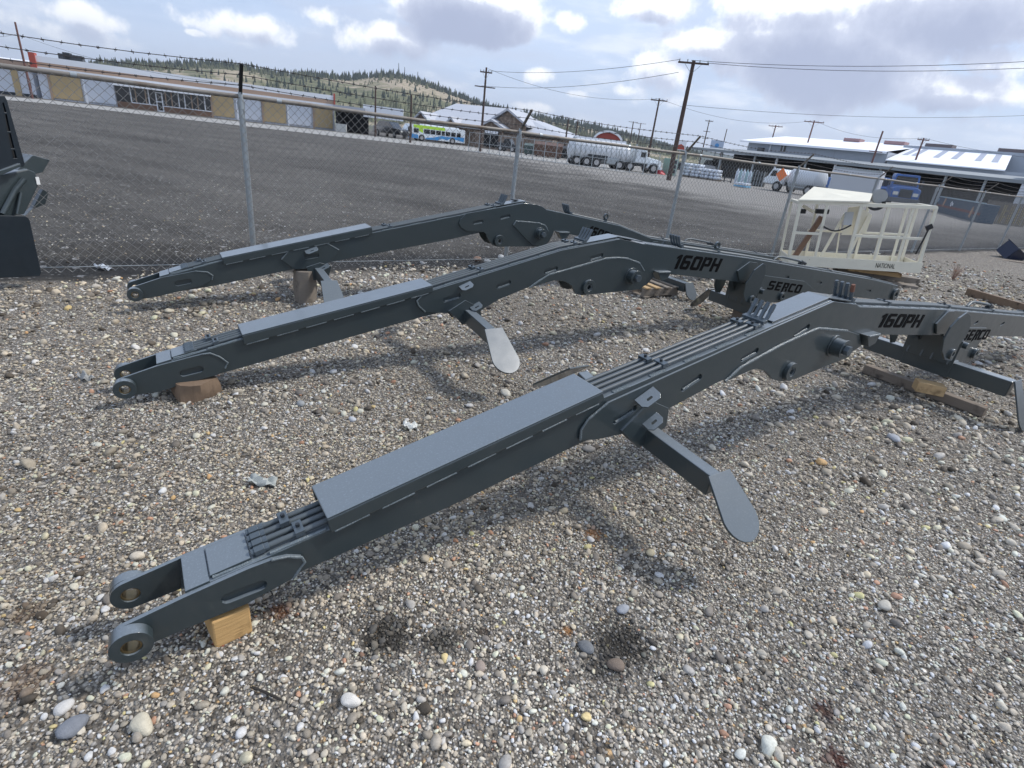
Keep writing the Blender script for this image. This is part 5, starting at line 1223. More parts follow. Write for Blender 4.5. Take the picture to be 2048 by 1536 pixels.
# ---------------------------------------------------------------- parked things in front of it
def car(p0, p1, col, name, label, cat, h=1.5, truck=False):
    F_ = Face(G(*p0), G(*p1)); r = F_.root(name, label, cat); l = F_.len; k = h/1.5
    body = mat(name+'_paint', col, .25, coat=.5)
    mb = MB(); mb.prism([(0,.35*k),(l,.35*k),(l,.75*k),(l*.97,.9*k),(l*.72,.98*k),(l*.02,.98*k),(0,.8*k)], 0, 1.8); mb.build('body', body, r, bevel=.06)
    cab = [(l*.30,.98*k),(l*.72,.98*k),(l*.60,1.5*k),(l*.36,1.5*k)] if truck else [(l*.10,.98*k),(l*.74,.98*k),(l*.58,1.5*k),(l*.22,1.5*k)]
    mb = MB(); mb.prism(cab, .12, 1.68); mb.build('cabin', glass, r, bevel=.05)
    mb = MB(); a_ = cab[3][0]; c_ = cab[2][0]; mb.box(a_+.05, c_-.05, .2, 1.6, 1.5*k, 1.53*k); mb.build('roof', body, r, bevel=.02)
    for x in (l*.2, l*.8): wheel(r, x, -.02, .34*k, .22); wheel(r, x, 1.6, .34*k, .22)
    mb = MB(); mb.box(l-.03, l+.01, .1, .4, .62*k, .78*k); mb.build('headlight', lampm, r); mb = MB(); mb.box(l-.03, l+.01, 1.4, 1.7, .62*k, .78*k); mb.build('headlight', lampm, r)
    return r
car((706,265),(733,268),(.02,.021,.024),'parked_car','black car parked in front of the open shed','car')
car((992,301),(1032,306),(.016,.02,.026),'pickup_truck','dark pickup truck behind the second fence post','pickup',1.8,True)
car((745,269),(800,278),(.02,.02,.022),'parked_van','black van parked left of the city bus','van',2.3)
for x, y, w, h, c, nm_, lb in [(1058,311,3.0,1.5,(.06,.09,.08),'refuse_bin','dark green refuse bin left of the brown dumpster'),(1078,314,3.6,1.9,(.10,.05,.03),'dumpster','rust brown dumpster in front of the stone building'),(1101,316,4.2,1.7,(.02,.02,.022),'refuse_bin','black refuse bin between dumpster and tank trailer')]:
    F_ = Face(G(x-10, y-1.2), G(x+10, y+1.2)); r = F_.root(nm_, lb, 'bin'); m_ = mat('bin_paint', c, .6, var=.2, vscale=2)
    mb = MB(); mb.prism([(0,.15),(w,.15),(w+.15,h*.8),(-.15,h*.8)], 0, 1.6); mb.build('bin_body', m_, r); mb = MB(); mb.add([(-.15,-.02,h*.8+.01),(w+.15,-.02,h*.8+.01),(w+.15,1.62,h),(-.15,1.62,h),(-.15,-.02,h*.8+.08),(w+.15,-.02,h*.8+.08),(w+.15,1.62,h+.07),(-.15,1.62,h+.07)], [(3,2,1,0),(4,5,6,7),(0,1,5,4),(1,2,6,5),(2,3,7,6),(3,0,4,7)]); mb.build('bin_lid', m_, r)
    for x_ in (.3, w-.3): mb = MB(); mb.cyl((x_, -.02, .12), (x_, .2, .12), .12, 12); mb.build('castor', tyre, r)

car((1398,347),(1428,351),(.55,.56,.58),'parked_van','white van parked behind the pallets of white bags','van',2.2)
car((1470,352),(1496,356),(.10,.11,.13),'pickup_truck','dark grey pickup parked behind the gas bottles','pickup',1.8,True)
car((1580,372),(1612,377),(.45,.46,.48),'parked_car','silver car under the edge of the canopy','car',1.5)
# white tank trailer with tractor, pointing right
def tractor(F_, r, x0, L_, H_, body, wide=2.5, placard=False):
    'conventional tractor occupying x0..x0+L_'
    mb = MB(); mb.box(x0-2.6, x0+L_*.98, .8, wide-.8, .6, .95); mb.build('chassis', M['bolt'], r)
    mb = MB(); mb.prism([(x0,.95),(x0+L_*.42,.95),(x0+L_*.42,H_*.66),(x0+L_*.36,H_*.95),(x0+.05,H_*.95)], .1, wide-.1); mb.build('cab', body, r, bevel=.08)
    mb = MB(); mb.prism([(x0+L_*.42,.9),(x0+L_,.75),(x0+L_,H_*.50),(x0+L_*.94,H_*.56),(x0+L_*.43,H_*.66)], .45, wide-.45); mb.build('bonnet', body, r, bevel=.1)
    for y in (.12, wide-.62): mb = MB(); mb.prism([(x0+L_*.46,.55),(x0+L_*.55,1.15),(x0+L_*.82,1.15),(x0+L_,.6),(x0+L_,.45),(x0+L_*.88,.45),(x0+L_*.80,.95),(x0+L_*.58,.95),(x0+L_*.50,.45)], y, y+.5); mb.build('wheel_arch', body, r, bevel=.05)
    mb = MB(); mb.box(x0+L_, x0+L_+.04, .6, wide-.6, .8, H_*.50); mb.build('grille', M['bolt'], r)
    mb = MB(); mb.box(x0+L_*.17, x0+L_*.36, .085, .099, H_*.62, H_*.84); mb.build('side_window', glass, r)
    mb = MB(); mb.add([(x0+L_*.423, .25, H_*.67), (x0+L_*.423, wide-.25, H_*.67), (x0+L_*.375, wide-.25, H_*.92), (x0+L_*.375, .25, H_*.92)], [(0,1,2,3)]); mb.build('windscreen', glass, r)
    for y in (.0, wide-.1): mb = MB(); mb.cyl((x0-.1, y+.1, .9), (x0-.1, y+.1, H_*1.12), .09, 10); mb.build('exhaust_stack', M['galv'], r, smooth=True)
    wheel(r, x0+L_*.69, -.02, .52, .3); wheel(r, x0+L_*.69, wide-.3, .52, .3)
    for x in (x0-1.7, x0-.5): wheel(r, x, -.02, .5, .5, hub); wheel(r, x, wide-.48, .5, .5, hub)
    for y in (.2, wide-.45): mb = MB(); mb.box(x0+L_+.005, x0+L_+.06, y, y+.25, .95, 1.2); mb.build('headlight', lampm, r)
TK = Face(G(1136, 328.5), G(1322, 349.5)); tk = TK.root('tanker_truck', 'white semi truck with a long white tank trailer, parked beyond the yard', 'truck')
LT = TK.len; HT = TK.p(1200, 279)[1]; wt_ = mat('white_tank', (.58, .60, .62), .3, var=.05, vscale=1)
tl_ = TK.p(1266, 300)[0]; mb = MB()
tank = [(q_, .62*HT+.06*HT*0, r_) for q_, r_ in ((0,.3),(.25,1.0),(.9,1.18),(tl_-.6,1.18),(tl_-.15,1.0),(tl_,.3))]
zc = HT-1.2; mb.tube([(q_[0], 1.25, zc) for q_ in tank], [q_[2] for q_ in tank], 24); mb.build('tank', wt_, tk, smooth=True)
for k in range(1, 12):
    x = tl_*k/12; mb = MB(); mb.tube([(x-.03, 1.25, zc), (x+.03, 1.25, zc)], 1.205, 24); mb.build('tank_band', M['galv'], tk, smooth=True)
mb = MB(); mb.box(tl_*.08, tl_*.92, 1.0, 1.5, HT-.05, HT+.12); mb.build('walkway', trim, tk)
mb = MB(); mb.box(.3, tl_+1.0, .7, 1.8, .85, zc-1.0); mb.box(tl_*.3, tl_*.62, .1, 2.4, .75, 1.25); mb.build('trailer_frame', M['bolt'], tk)
for x in (.9, 2.0, 3.1): wheel(tk, x, -.02, .5, .5); wheel(tk, x, 2.0, .5, .5)
cab0 = TK.p(1272, 315)[0]; tractor(TK, tk, cab0, LT-cab0, TK.p(1290, 296)[1], bw)
mb = MB(); mb.box(cab0-3.2, cab0-2.0, .02, .6, .45, 1.1); mb.build('fuel_tank', M['galv'], tk, bevel=.1)

# red barn with an arched white roof
RB = Face(AD(1186, 300, 150), AD(1238, 306, 150)); rbn = RB.root('red_barn', 'red barn with a rounded white metal roof behind the tank trailer', 'barn')
w = RB.len; q0 = RB.p(1190, 281)[1]; q1 = RB.p(1213, 265)[1]; barnred = mat('barn_red', (.30, .055, .04), .8); tanw = mat('tan_wall', (.42, .28, .21), .8)
arc_ = [(w/2-w/2*math.cos(t), q0+(q1-q0)*math.sin(t)) for t in np.linspace(0, math.pi, 15)]
mb = MB(); mb.prism([(0,0),(w,0)]+arc_[::-1], 0, .3); mb.build('front_wall', barnred, rbn)
LRb = 26
mb = MB(); mb.box(w-.3, w, .31, LRb, 0, q0); mb.box(0, .3, .31, LRb, 0, q0); mb.build('side_wall', tanw, rbn)
mb = MB(); outer = [(w/2-(w/2+.5)*math.cos(t), q0+(q1-q0+.5)*math.sin(t)) for t in np.linspace(0, math.pi, 15)]
mb.prism(outer+arc_[::-1], -.5, LRb); mb.build('roof', trim, rbn, smooth=True)
# small red and white road sign
sg = AD(1360, 300, 62); sr = empty('roadside_sign', (sg[0], sg[1], 0), -.35, 'small red and white sign on a post beside the thick utility pole', 'sign')
zc_ = AD(1360, 290, 62)[2]; mb = MB(); mb.box(-.5, .5, 0, .06, zc_-.45, zc_+.45); mb.build('sign_panel', trim, sr); mb = MB(); mb.prism([(-.45,zc_-.4),(.45,zc_-.4),(.30,zc_-.05),(.0,zc_+.1),(-.35,zc_-.05)], -.01, -.001); mb.build('red_emblem', redm, sr); mb = MB(); mb.cyl((0,.1,0),(0,.1,zc_-.4),.05,8); mb.build('sign_post', M['galv'], sr)
b2s = AD(1434, 290, 110); s2 = empty('billboard', (b2s[0], b2s[1], 0), -.35, 'pale square billboard with a faint blue emblem, far off beyond the canopy', 'billboard')
zc_ = AD(1434, 291, 110)[2]; mb = MB(); mb.box(-1.1, 1.1, 0, .15, zc_-.8, zc_+.8); mb.build('billboard_panel', mat('pale_blue_board', (.45,.52,.62), .6), s2); mb = MB(); mb.disc((0, zc_), .35, -.02, -.001); mb.build('blue_emblem', bb, s2); mb = MB(); mb.cyl((0,.3,0),(0,.3,zc_),.12,8); mb.build('billboard_post', M['galv'], s2)

# ---------------------------------------------------------------- big grey warehouses and the open canopy
lg = mat('light_grey_siding', (.40, .43, .47), .55, var=.05, vscale=.2); wroof = mat('white_roof', (.86, .87, .90), .5)
CF = Face(G(1376, 345), G(2030, 434)); cp = CF.root('open_canopy', 'long dark open fronted storage canopy with racking, below the grey warehouses', 'canopy')
zc0, zc1 = CF.p(1500, 305)[1], CF.p(2029, 359)[1]; zc = .5*(zc0+zc1); LC = CF.len
mb = MB(); mb.add([(0,-.5,zc0),(LC,-.5,zc1),(LC,13,zc1+.7),(0,13,zc0+.7),(0,-.5,zc0-.35),(LC,-.5,zc1-.35),(LC,13,zc1+.3),(0,13,zc0+.3)], [(0,1,2,3),(7,6,5,4),(0,4,5,1),(1,5,6,2),(2,6,7,3),(3,7,4,0)]); mb.build('roof', mat('canopy_roof', (.22,.24,.25), .7, var=.2, vscale=.3), cp)
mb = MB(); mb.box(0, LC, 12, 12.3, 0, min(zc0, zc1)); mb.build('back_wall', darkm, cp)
mb = MB(); mb.box(0, LC, 6, 6.3, 0, min(zc0, zc1)*.72); mb.build('storage_rack', mat('dim_goods', (.05,.045,.04), .9, var=.8, vscale=.8), cp)
for x in (1435, 1500, 1543, 1600, 1657, 1745, 1873, 1950):
    s_ = CF.p(x, 345+(x-1500)*.14)[0]; mb = MB(); mb.box(s_-.12, s_+.12, .2, .44, 0, zc-.2); mb.build('canopy_post', trim if x in (1543, 1657) else M['galv'], cp)
WB_ = Face(CF.W(CF.p(1500, 350)[0]-.5, 14), CF.W(CF.p(1788, 390)[0], 14)); gw = WB_.root('grey_warehouse', 'long pale grey metal warehouse with a white roof and one dark window, behind the canopy', 'warehouse')
zl, zr = WB_.p(1500, 282)[1], WB_.p(1775, 304)[1]; zw = .5*(zl+zr); X0, Lg = WB_.p(1496, 292)[0], WB_.p(1777, 305)[0]
mb = MB(); mb.box(X0, Lg, 0, 22, 0, zw); mb.build('wall', lg, gw)
mb = MB(); ov = .9; zr_ = zw+1.9; mb.add([(X0-1.2,-ov,zw),(Lg+.1,-ov,zw),(Lg+.1,14,zr_),(X0-1.2,14,zr_),(X0-1.2,23,zw),(Lg+.1,23,zw),(X0-1.2,-ov,zw-.28),(Lg+.1,-ov,zw-.28)], [(0,1,2,3),(3,2,5,4),(0,6,7,1)]); mb.add([(X0,0,zw),(X0,22,zw),(X0,14,zr_-.1)], [(0,1,2)]); mb.build('roof', wroof, gw)
a, c = WB_.p(1560, 303), WB_.p(1574, 290); mb = MB(); mb.box(a[0], c[0], -.05, -.005, a[1], c[1]); f = mb.build('window', glass, gw); mb = MB(); mb.box((a[0]+c[0])/2-.06, (a[0]+c[0])/2+.06, -.08, -.055, a[1], c[1]); mb.build('frame', trim, f)
a, c = WB_.p(1519, 303), WB_.p(1530, 296); mb = MB(); mb.box(a[0], c[0], -.9, -.01, a[1]-.2, c[1]); mb.build('air_conditioner', mat('ac_unit', (.08,.085,.09), .6), gw)
mb = MB(); s_ = WB_.p(1540, 300)[0]; mb.cyl((s_, -.15, zc0), (s_, -.15, zw-.2), .12, 8); mb.build('downpipe', trim, gw)
for x, w_ in ((1612, 2.6), (1697, 3.0)): s_ = WB_.p(x, 300)[0]; mb = MB(); mb.box(s_, s_+w_, 12, 14, zr_-.2, zr_+.3); mb.build('roof_vent', mat('vent_red', (.32,.20,.20), .7), gw)
for x in (1628, 1668, 1745): s_ = WB_.p(x, 310)[0]; mb = MB(); mb.box(s_-.02, s_+.02, -.02, -.004, 0, zw-.3); mb.build('siding_seam', mat('seam', (.28,.30,.33), .6), gw)
GB = Face(CF.W(CF.p(1770, 392)[0], 13.5), CF.W(CF.p(2075, 440)[0], 13.5)); gb = GB.root('grey_shed', 'grey warehouse with a bright white sloping roof and skylights, right of the long one', 'warehouse')
def Q(x, y, o=0): return GB.p(x, y, o)
e0, e1 = Q(1774, 318), Q(2011.6, 341.8); ez2 = .5*(e0[1]+e1[1]); r0, r1 = Q(1823, 295.5, 9), Q(2024, 311, 9); rz2 = .5*(r0[1]+r1[1])
mb = MB(); mb.box(e0[0]+.15, GB.len, 0, 8.99, 0, ez2-.15); mb.build('wall', lg, gb)
mb = MB(); mb.box(Q(1808,290,9)[0], GB.len, 9, 30, 0, rz2+.35); mb.build('parapet_wall', mat('parapet_grey', (.34,.37,.41), .55, var=.05, vscale=.2), gb)
mb = MB(); mb.add([(e0[0],-.4,ez2),(e1[0],-.4,ez2),(r1[0],8.98,rz2),(r0[0],8.98,rz2),(e0[0],-.4,ez2-.14),(e1[0],-.4,ez2-.14),(r1[0],8.98,rz2-.14),(r0[0],8.98,rz2-.14)], [(0,1,2,3),(7,6,5,4),(0,4,5,1),(1,5,6,2),(3,7,4,0)]); mb.build('roof', wroof, gb)
skm = mat('skylight', (.36,.38,.45), .4)
for x in (1829, 1848, 1893, 1928, 1973, 2003):
    f0 = (x-1774)/(2011.6-1774); s_ = e0[0]+(e1[0]-e0[0])*f0; mb = MB(); sl_ = (rz2-ez2)/9.38
    def rp(u, v): xx = e0[0]+(e1[0]-e0[0])*u; xr = r0[0]+(r1[0]-r0[0])*u; return (xx+(xr-xx)*v, -.4+9.38*v, ez2+(rz2-ez2)*v+.03)
    uc = (x-1820)/(2020-1820)*.93+.03; mb.add([rp(uc-.02, .42), rp(uc+.035, .42), rp(uc+.035, .97), rp(uc-.02, .97)], [(0,1,2,3)]); mb.build('skylight', skm, gb)
for x in (1846, 1995): s_ = Q(x+5, 300, 11)[0]; mb = MB(); mb.box(s_, s_+3.5, 10, 12, rz2+.36, rz2+.85); mb.build('roof_vent', mat('vent_brown', (.16,.13,.13), .7), gb)
RWf = Face(G(2014, 432), G(2300, 470)); rw = RWf.root('white_building', 'white sided building wall cut off by the right edge of the view', 'building')
zr2 = RWf.p(2048, 318)[1]; mb = MB(); mb.box(0, RWf.len, 0, 8, 0, zr2); mb.build('wall', mat('white_wall_right', (.55,.57,.60), .6), rw)
for k in range(1, 9): mb = MB(); mb.box(-.01, RWf.len, -.02, -.003, zr2*k/9, zr2*k/9+.04); mb.build('siding_line', lg, rw)

# ---------------------------------------------------------------- yard goods and lorries at right
def thing(p0, p1, name, label, cat, group=None):
    F_ = Face(G(*p0), G(*p1)); return F_, F_.root(name, label, cat, group)
F_, r = thing((1333,350),(1352,352),'green_crate','pale green slatted crate in front of the tanker truck cab','crate'); gm = mat('pale_green', (.22,.33,.27), .7, var=.2)
mb = MB(); mb.box(0, F_.len, .04, 1.1, 0, 1.75); mb.build('crate_body', gm, r, bevel=.05)
for k in range(3): mb = MB(); mb.box(F_.len*.25, F_.len*.8, 0, .039, .25+.5*k, .6+.5*k); mb.build('crate_slot', M['bolt'], r)
F_, r = thing((1300,346),(1326,349.5),'red_tarp','crumpled red tarp on the ground in front of the tanker truck','tarp'); mb = MB(); n = 9
v = [(F_.len*i/(n-1), 1.2*j/(n-1), .02+.5*math.sin(math.pi*i/(n-1))*math.sin(math.pi*j/(n-1))*random.uniform(.6, 1.3)) for i in range(n) for j in range(n)]
mb.add(v, [(i*n+j, (i+1)*n+j, (i+1)*n+j+1, i*n+j+1) for i in range(n-1) for j in range(n-1)]); mb.build('tarp_sheet', mat('red_tarp', (.50,.04,.05), .5), r)
bag = mat('white_bag', (.60,.64,.70), .6, var=.1, vscale=2); k = 0
names = ['leftmost', 'second', 'third', 'rightmost']
for x in (1358, 1378, 1397, 1415):
    F_, r = thing((x, 352+(x-1358)*.14), (x+17, 354.4+(x-1358)*.14), 'bag_stack', names[k]+' of the four pallets of white bags beyond the fence', 'bag stack', 'pallets of white bags'); k += 1
    nr_ = (4, 4, 3, 3)[k-1]
    mb = MB(); mb.box(0, F_.len, 0, 1.1, 0, .14); mb.build('pallet', M['oldwood'], r)
    for j in range(nr_):
        mb = MB(); w_ = F_.len/2
        mb.box(.02, w_-.02, -.03, 1.1, .15+.34*j, .47+.34*j); mb.build('bag', bag, r, bevel=.12); mb = MB(); mb.box(w_+.02, F_.len-.02, -.03, 1.1, .15+.34*j, .47+.34*j); mb.build('bag', bag, r, bevel=.12)
F_, r = thing((1434,362),(1461,366),'metal_gate','dark metal gate panels between the white bags and the gas bottles','gate')
for z in (.15, .65, 1.15, 1.6): mb = MB(); mb.bar((0,0,z),(F_.len,0,z),.07,.07); mb.build('gate_bar', M['bolt'], r)
for s_ in (0, F_.len*.5, F_.len): mb = MB(); mb.bar((s_,0,0),(s_,0,1.75),.09,.09,up=(0,1,0)); mb.build('gate_upright', M['bolt'] if s_ else M['greywood'], r)
cyc = mat('cylinder_aqua', (.34,.48,.50), .4); k = 0
for i in range(7):
    x = 1470+i*6.2; g_ = G(x, 366+(x-1470)*.15); mb = MB(); mb.tube([(0,0,0),(0,0,1.25),(0,0,1.42),(0,0,1.5)], [.17,.17,.08,.05], 12)
    r = empty('gas_cylinder', g_, 0, ['first','second','third','fourth','fifth','sixth','seventh'][i]+' from left in the row of pale blue gas bottles', 'gas bottle', 'row of gas bottles'); mb.build('bottle', cyc if i % 2 else bag, r, smooth=True); mb = MB(); mb.cyl((0,0,1.5),(0,0,1.62),.06,8); mb.build('valve_cap', M['galv'], r)
F_, r = thing((1466,373),(1490,376.5),'blue_pallet','low blue plastic pallet stack in front of the gas bottles','pallet'); bm_ = mat('light_blue', (.16,.38,.56), .6)
for j in range(2): mb = MB(); mb.box(0, F_.len, 0, 1, .05+.22*j, .2+.22*j); mb.build('pallet_deck', bm_ if j == 0 else bag, r, bevel=.02)
# white truck with tank, facing left
TF = Face(G(1521, 378), G(1645, 397)); t2_ = TF.root('gas_truck', 'white truck with white tank body and an orange placard, beside the gas bottles', 'truck'); LT2 = TF.len; H2 = TF.p(1560, 335)[1]
def gx(x, y): return TF.p(x, y)[0]
mb = MB(); mb.box(.3, LT2-.3, .6, 1.9, .6, .9); mb.build('chassis', M['bolt'], t2_)
mb = MB(); mb.prism([(0,.6),(gx(1560,370),.6),(gx(1560,370),H2*.75),(gx(1548,370),H2*.95),(gx(1536,370),H2*.95),(gx(1529,370),H2*.6),(0,H2*.5)], .05, 2.35); mb.build('cab', bw, t2_, bevel=.08)
mb = MB(); mb.prism([(gx(1534,370),H2*.62),(gx(1546,370),H2*.62),(gx(1546,370),H2*.86),(gx(1538,370),H2*.86)], .03, .049); mb.build('side_window', glass, t2_)
mb = MB(); zt_ = H2*.62; x0_, x1_ = gx(1562,370), gx(1628,370); mb.tube([(x0_,1.2,zt_),(x0_+.3,1.2,zt_),(x1_-.3,1.2,zt_),(x1_,1.2,zt_)], [.5,.95,.95,.5], 20); mb.build('tank', wt_, t2_, smooth=True)
orange = mat('orange_placard', (.85,.20,.04), .5); c = (gx(1562, 352), H2*.72); mb = MB(); mb.prism([(c[0]-.6,c[1]),(c[0],c[1]-.6),(c[0]+.6,c[1]),(c[0],c[1]+.6)], .0, .03); mb.build('placard', orange, t2_)
for x in (gx(1550,380), gx(1612,390)): wheel(t2_, x, -.02, .45, .3); wheel(t2_, x, 2.0, .45, .3)
for z in (H2*.30, H2*.42): mb = MB(); mb.bar((gx(1570,380), .2, z), (gx(1625,385), .2, z), .08, .08); mb.build('side_rack', M['galv'], t2_)
mb = MB(); mb.box(gx(1612,380), gx(1623,380), .0, .5, .9, H2*.42); mb.build('tool_box', M['bolt'], t2_)
# racks of empty cylinders: rail along the top
F_, r = thing((1500,371),(1522,374),'wire_cage','dark wire cage full of small gas bottles in front of the white truck','cage')
mb = MB(); mb.box(0, F_.len, .05, 1, 0, 1.5); mb.build('cage_contents', mat('cage_dark', (.04,.045,.045), .8, var=.6, vscale=4), r)
for j in range(5): mb = MB(); mb.bar((F_.len*j/4,0,0),(F_.len*j/4,0,1.55),.05,.05,up=(0,1,0)); mb.build('cage_bar', M['galv'], r)
F_, r = thing((1497,352),(1553,360),'cylinder_rack','long low rack of white gas bottles lying on top, behind the pale blue bottles','rack')
zq = F_.p(1520, 339)[1]
for j in range(14): mb = MB(); s_ = F_.len*(j+.5)/14; mb.tube([(s_, -.1, zq), (s_, 1.2, zq)], .15, 10); mb.build('white_bottle', trim, r, smooth=True)
for z in (zq-.25, zq-1.0): mb = MB(); mb.bar((0, 0, z), (F_.len, 0, z), .1, .1); mb.build('rack_rail', M['galv'], r)
for j in range(5): mb = MB(); s_ = F_.len*j/4; mb.bar((s_, 0, 0), (s_, 0, zq-.2), .1, .1, up=(0, 1, 0)); mb.build('rack_upright', M['bolt'], r)
F_, r = thing((948,304),(1318,353),'yard_fence','distant galvanised wire fence in front of the stone building and the tanker truck','fence')
hh = 2.0
for j in range(17): mb = MB(); s_ = F_.len*j/16; mb.cyl((s_, -1.2, 0), (s_, -1.2, hh), .04, 6); mb.build('fence_post', M['galv'], r)
for z in (.1, hh*.5, hh): mb = MB(); mb.cyl((0, -1.2, z), (F_.len, -1.2, z), .022, 5); mb.build('fence_rail', M['galv'], r)
for x, y, w_, h_, c_, lb in ((1340,338,2.2,1.4,(.05,.055,.06),'dark pallet of goods behind the pale green crate'),(1428,350,2.0,1.6,(.42,.41,.38),'pile of pale sacks behind the metal gate'),(1452,352,2.4,1.3,(.10,.09,.08),'dark pallet load behind the metal gate'),(1405,338,3.0,1.1,(.35,.37,.38),'low pale stack behind the bag pallets')):
    g_ = G(x, y); r = empty('goods_pallet', g_, -.3, lb, 'pallet load', 'pallet loads in the far yard'); m_ = mat('goods', c_, .8, var=.5, vscale=2)
    mb = MB(); mb.box(0, w_, 0, 1.2, 0, .14); mb.build('pallet', M['oldwood'], r)
    for j in range(3): mb = MB(); mb.box(.03+w_*j/3, w_*(j+1)/3-.03, .02, 1.18, .141, h_*random.uniform(.75, 1)); mb.build('load', m_, r, bevel=.1)
# box trailers with blue tractors
corr = mat('corrugated_white', (.58, .60, .63), .45, var=.06, vscale=1)
def trailer(pl, pr, top, name, label, group=None):
    F_ = Face(G(*pl), G(*pr)); r = F_.root(name, label, 'trailer', group); l = F_.len; h = F_.p(*top)[1]; zb_ = h*.30
    mb = MB(); mb.box(0, l, 0, 2.5, zb_, h); mb.build('box', corr, r, bevel=.05)
    n = 22
    for j in range(n): mb = MB(); mb.box(l*(j+.5)/n-.03, l*(j+.5)/n+.03, -.03, -.002, zb_+.1, h-.15); mb.build('side_rib', corr, r)
    mb = MB(); mb.box(0, l, -.05, .0-.001, zb_-.05, zb_+.08); mb.box(0, l, -.05, -.001, h-.12, h+.02); mb.build('side_rail', M['galv'], r)
    mb = MB(); mb.box(.3, l-.3, .7, 1.8, .7, zb_-.001); mb.build('underframe', M['bolt'], r)
    for x in (.9, 2.0): wheel(r, x, -.02, .48, .5); wheel(r, x, 2.0, .48, .5)
    return F_, r
trailer((1648,399),(1742,412),(1655,331),'box_trailer','left white ribbed box trailer parked under the canopy edge','white box trailers')
trailer((1765,392),(1862,404),(1800,350),'box_trailer','right white ribbed box trailer behind the two blue trucks','white box trailers')
blue_t = mat('truck_blue', (.02, .11, .36), .3, coat=.4); gry_t = mat('truck_grey', (.10,.11,.12), .5)
def blue_truck(px, py, s, label, low=True):
    g_ = G(px, py); r = empty('blue_truck', g_, R_(-22), label, 'truck', 'blue trucks')
    # faces the camera: front on local -y
    mb = MB(); mb.prism([(-.1,.5*s),(1.9*s,.5*s),(1.9*s,1.35*s),(1.6*s,1.5*s),(.2*s,1.5*s),(-.1,1.35*s)], 0, 1.5*s); mb.build('bonnet', blue_t, r, bevel=.08)
    mb = MB(); mb.prism([(-.1,.6*s),(1.9*s,.6*s),(1.9*s,1.6*s),(1.75*s,2.45*s),(.05*s,2.45*s),(-.1,1.6*s)], 1.5*s+.01, 3.0*s); mb.build('cab', blue_t, r, bevel=.08)
    mb = MB(); mb.prism([(.05*s,1.62*s),(1.75*s,1.62*s),(1.62*s,2.3*s),(.18*s,2.3*s)], 1.47*s, 1.508*s); mb.build('windscreen', glass, r)
    mb = MB(); mb.box(.45*s, 1.35*s, -.03, -.001, .7*s, 1.32*s); mb.build('grille', M['bolt'], r)
    mb = MB(); mb.box(-.2*s, 2.0*s, -.25, -.031, .3*s, .66*s); mb.build('bumper', gry_t, r, bevel=.05)
    for x in (.02*s, 1.42*s): mb = MB(); mb.box(x, x+.36*s, -.04, -.002, .85*s, 1.1*s); mb.build('headlight', lampm, r)
    for x in (-.28*s, 2.05*s): mb = MB(); mb.box(x-.06, x+.08, 1.2*s, 1.3*s, 1.5*s, 2.1*s); mb.build('mirror', M['bolt'], r)
    for x in (-.1, 1.65*s): 
        for y in (.7*s, 2.6*s): mb = MB(); mb.cyl((x, y, .42*s), (x+.28, y, .42*s), .42*s, 16); mb.build('wheel', tyre, r)
blue_truck(1741, 402, .95, 'left of the two blue trucks facing the camera behind the cream basket')
blue_truck(1776, 410, 1.12, 'right of the two blue trucks facing the camera, with grey bumper')
F_, r = thing((1629,391),(1645,393.5),'blue_cab','blue truck cab seen from the side between the white truck and the box trailer','truck')
hh = F_.p(1637, 352)[1]; mb = MB(); mb.prism([(0,.5),(F_.len,.5),(F_.len,hh),(F_.len*.3,hh),(0,hh*.7)], 0, 2.3); mb.build('cab', blue_t, r, bevel=.06); mb = MB(); mb.prism([(F_.len*.3,hh*.66),(F_.len*.8,hh*.66),(F_.len*.8,hh*.92),(F_.len*.38,hh*.92)], -.02, -.002); mb.build('side_window', glass, r); wheel(r, F_.len*.4, -.02, .45, .3)
# painted container, wood fence, yellow racks
MF = Face(G(1869, 422), G(1953, 445)); mc = MF.root('painted_container', 'low blue container with a rust coloured band and a white round logo', 'container')
hm = .5*(MF.p(1873, 392)[1]+MF.p(1963, 408)[1]); lm = MF.len; mblue = mat('mural_blue', (.02,.055,.095), .6, var=.3, vscale=.8); mrust = mat('mural_rust', (.17,.05,.04), .7, var=.3, vscale=1)
mb = MB(); mb.box(0, lm, 0, .9, 0, hm); mb.build('container_body', mblue, mc, bevel=.03)
mb = MB(); mb.box(.02, lm-.02, -.02, -.003, hm*.38, hm*.52); mb.build('rust_band', mrust, mc)
mb = MB(); mb.box(0, lm, -.06, .1, hm+.001, hm+.08); mb.build('top_rail', mat('pale_blue_rail', (.30,.40,.45), .5), mc)
c = MF.p(1903, 408); mb = MB(); ro = hm*.17; mb.prism([(c[0]+ro*math.cos(t), c[1]+ro*math.sin(t)) for t in np.linspace(.6, 5.6, 18)]+[(c[0]+.05+ro*.55*math.cos(t), c[1]+ro*.55*math.sin(t)) for t in np.linspace(5.6, .6, 18)], -.03, -.004); mb.build('round_logo', trim, mc)
mb = MB(); mb.prism([(c[0]+ro*.9,c[1]-.05),(c[0]+ro*3.2,c[1]-.12),(c[0]+ro*3.0,c[1]+.04),(c[0]+ro*1.1,c[1]+.16)], -.03, -.004); mb.build('logo_tail', trim, mc)
tanp = mat('mural_tan', (.42,.25,.16), .7)
for x, y in ((1890, 403), (1943, 424)): q = MF.p(x, y); mb = MB(); mb.prism([(q[0]-.35,q[1]-.3),(q[0]+.1,q[1]-.4),(q[0]+.35,q[1]+.1),(q[0]+.05,q[1]+.4),(q[0]-.2,q[1]+.2)], -.028, -.004); mb.build('painted_patch', tanp, mc)
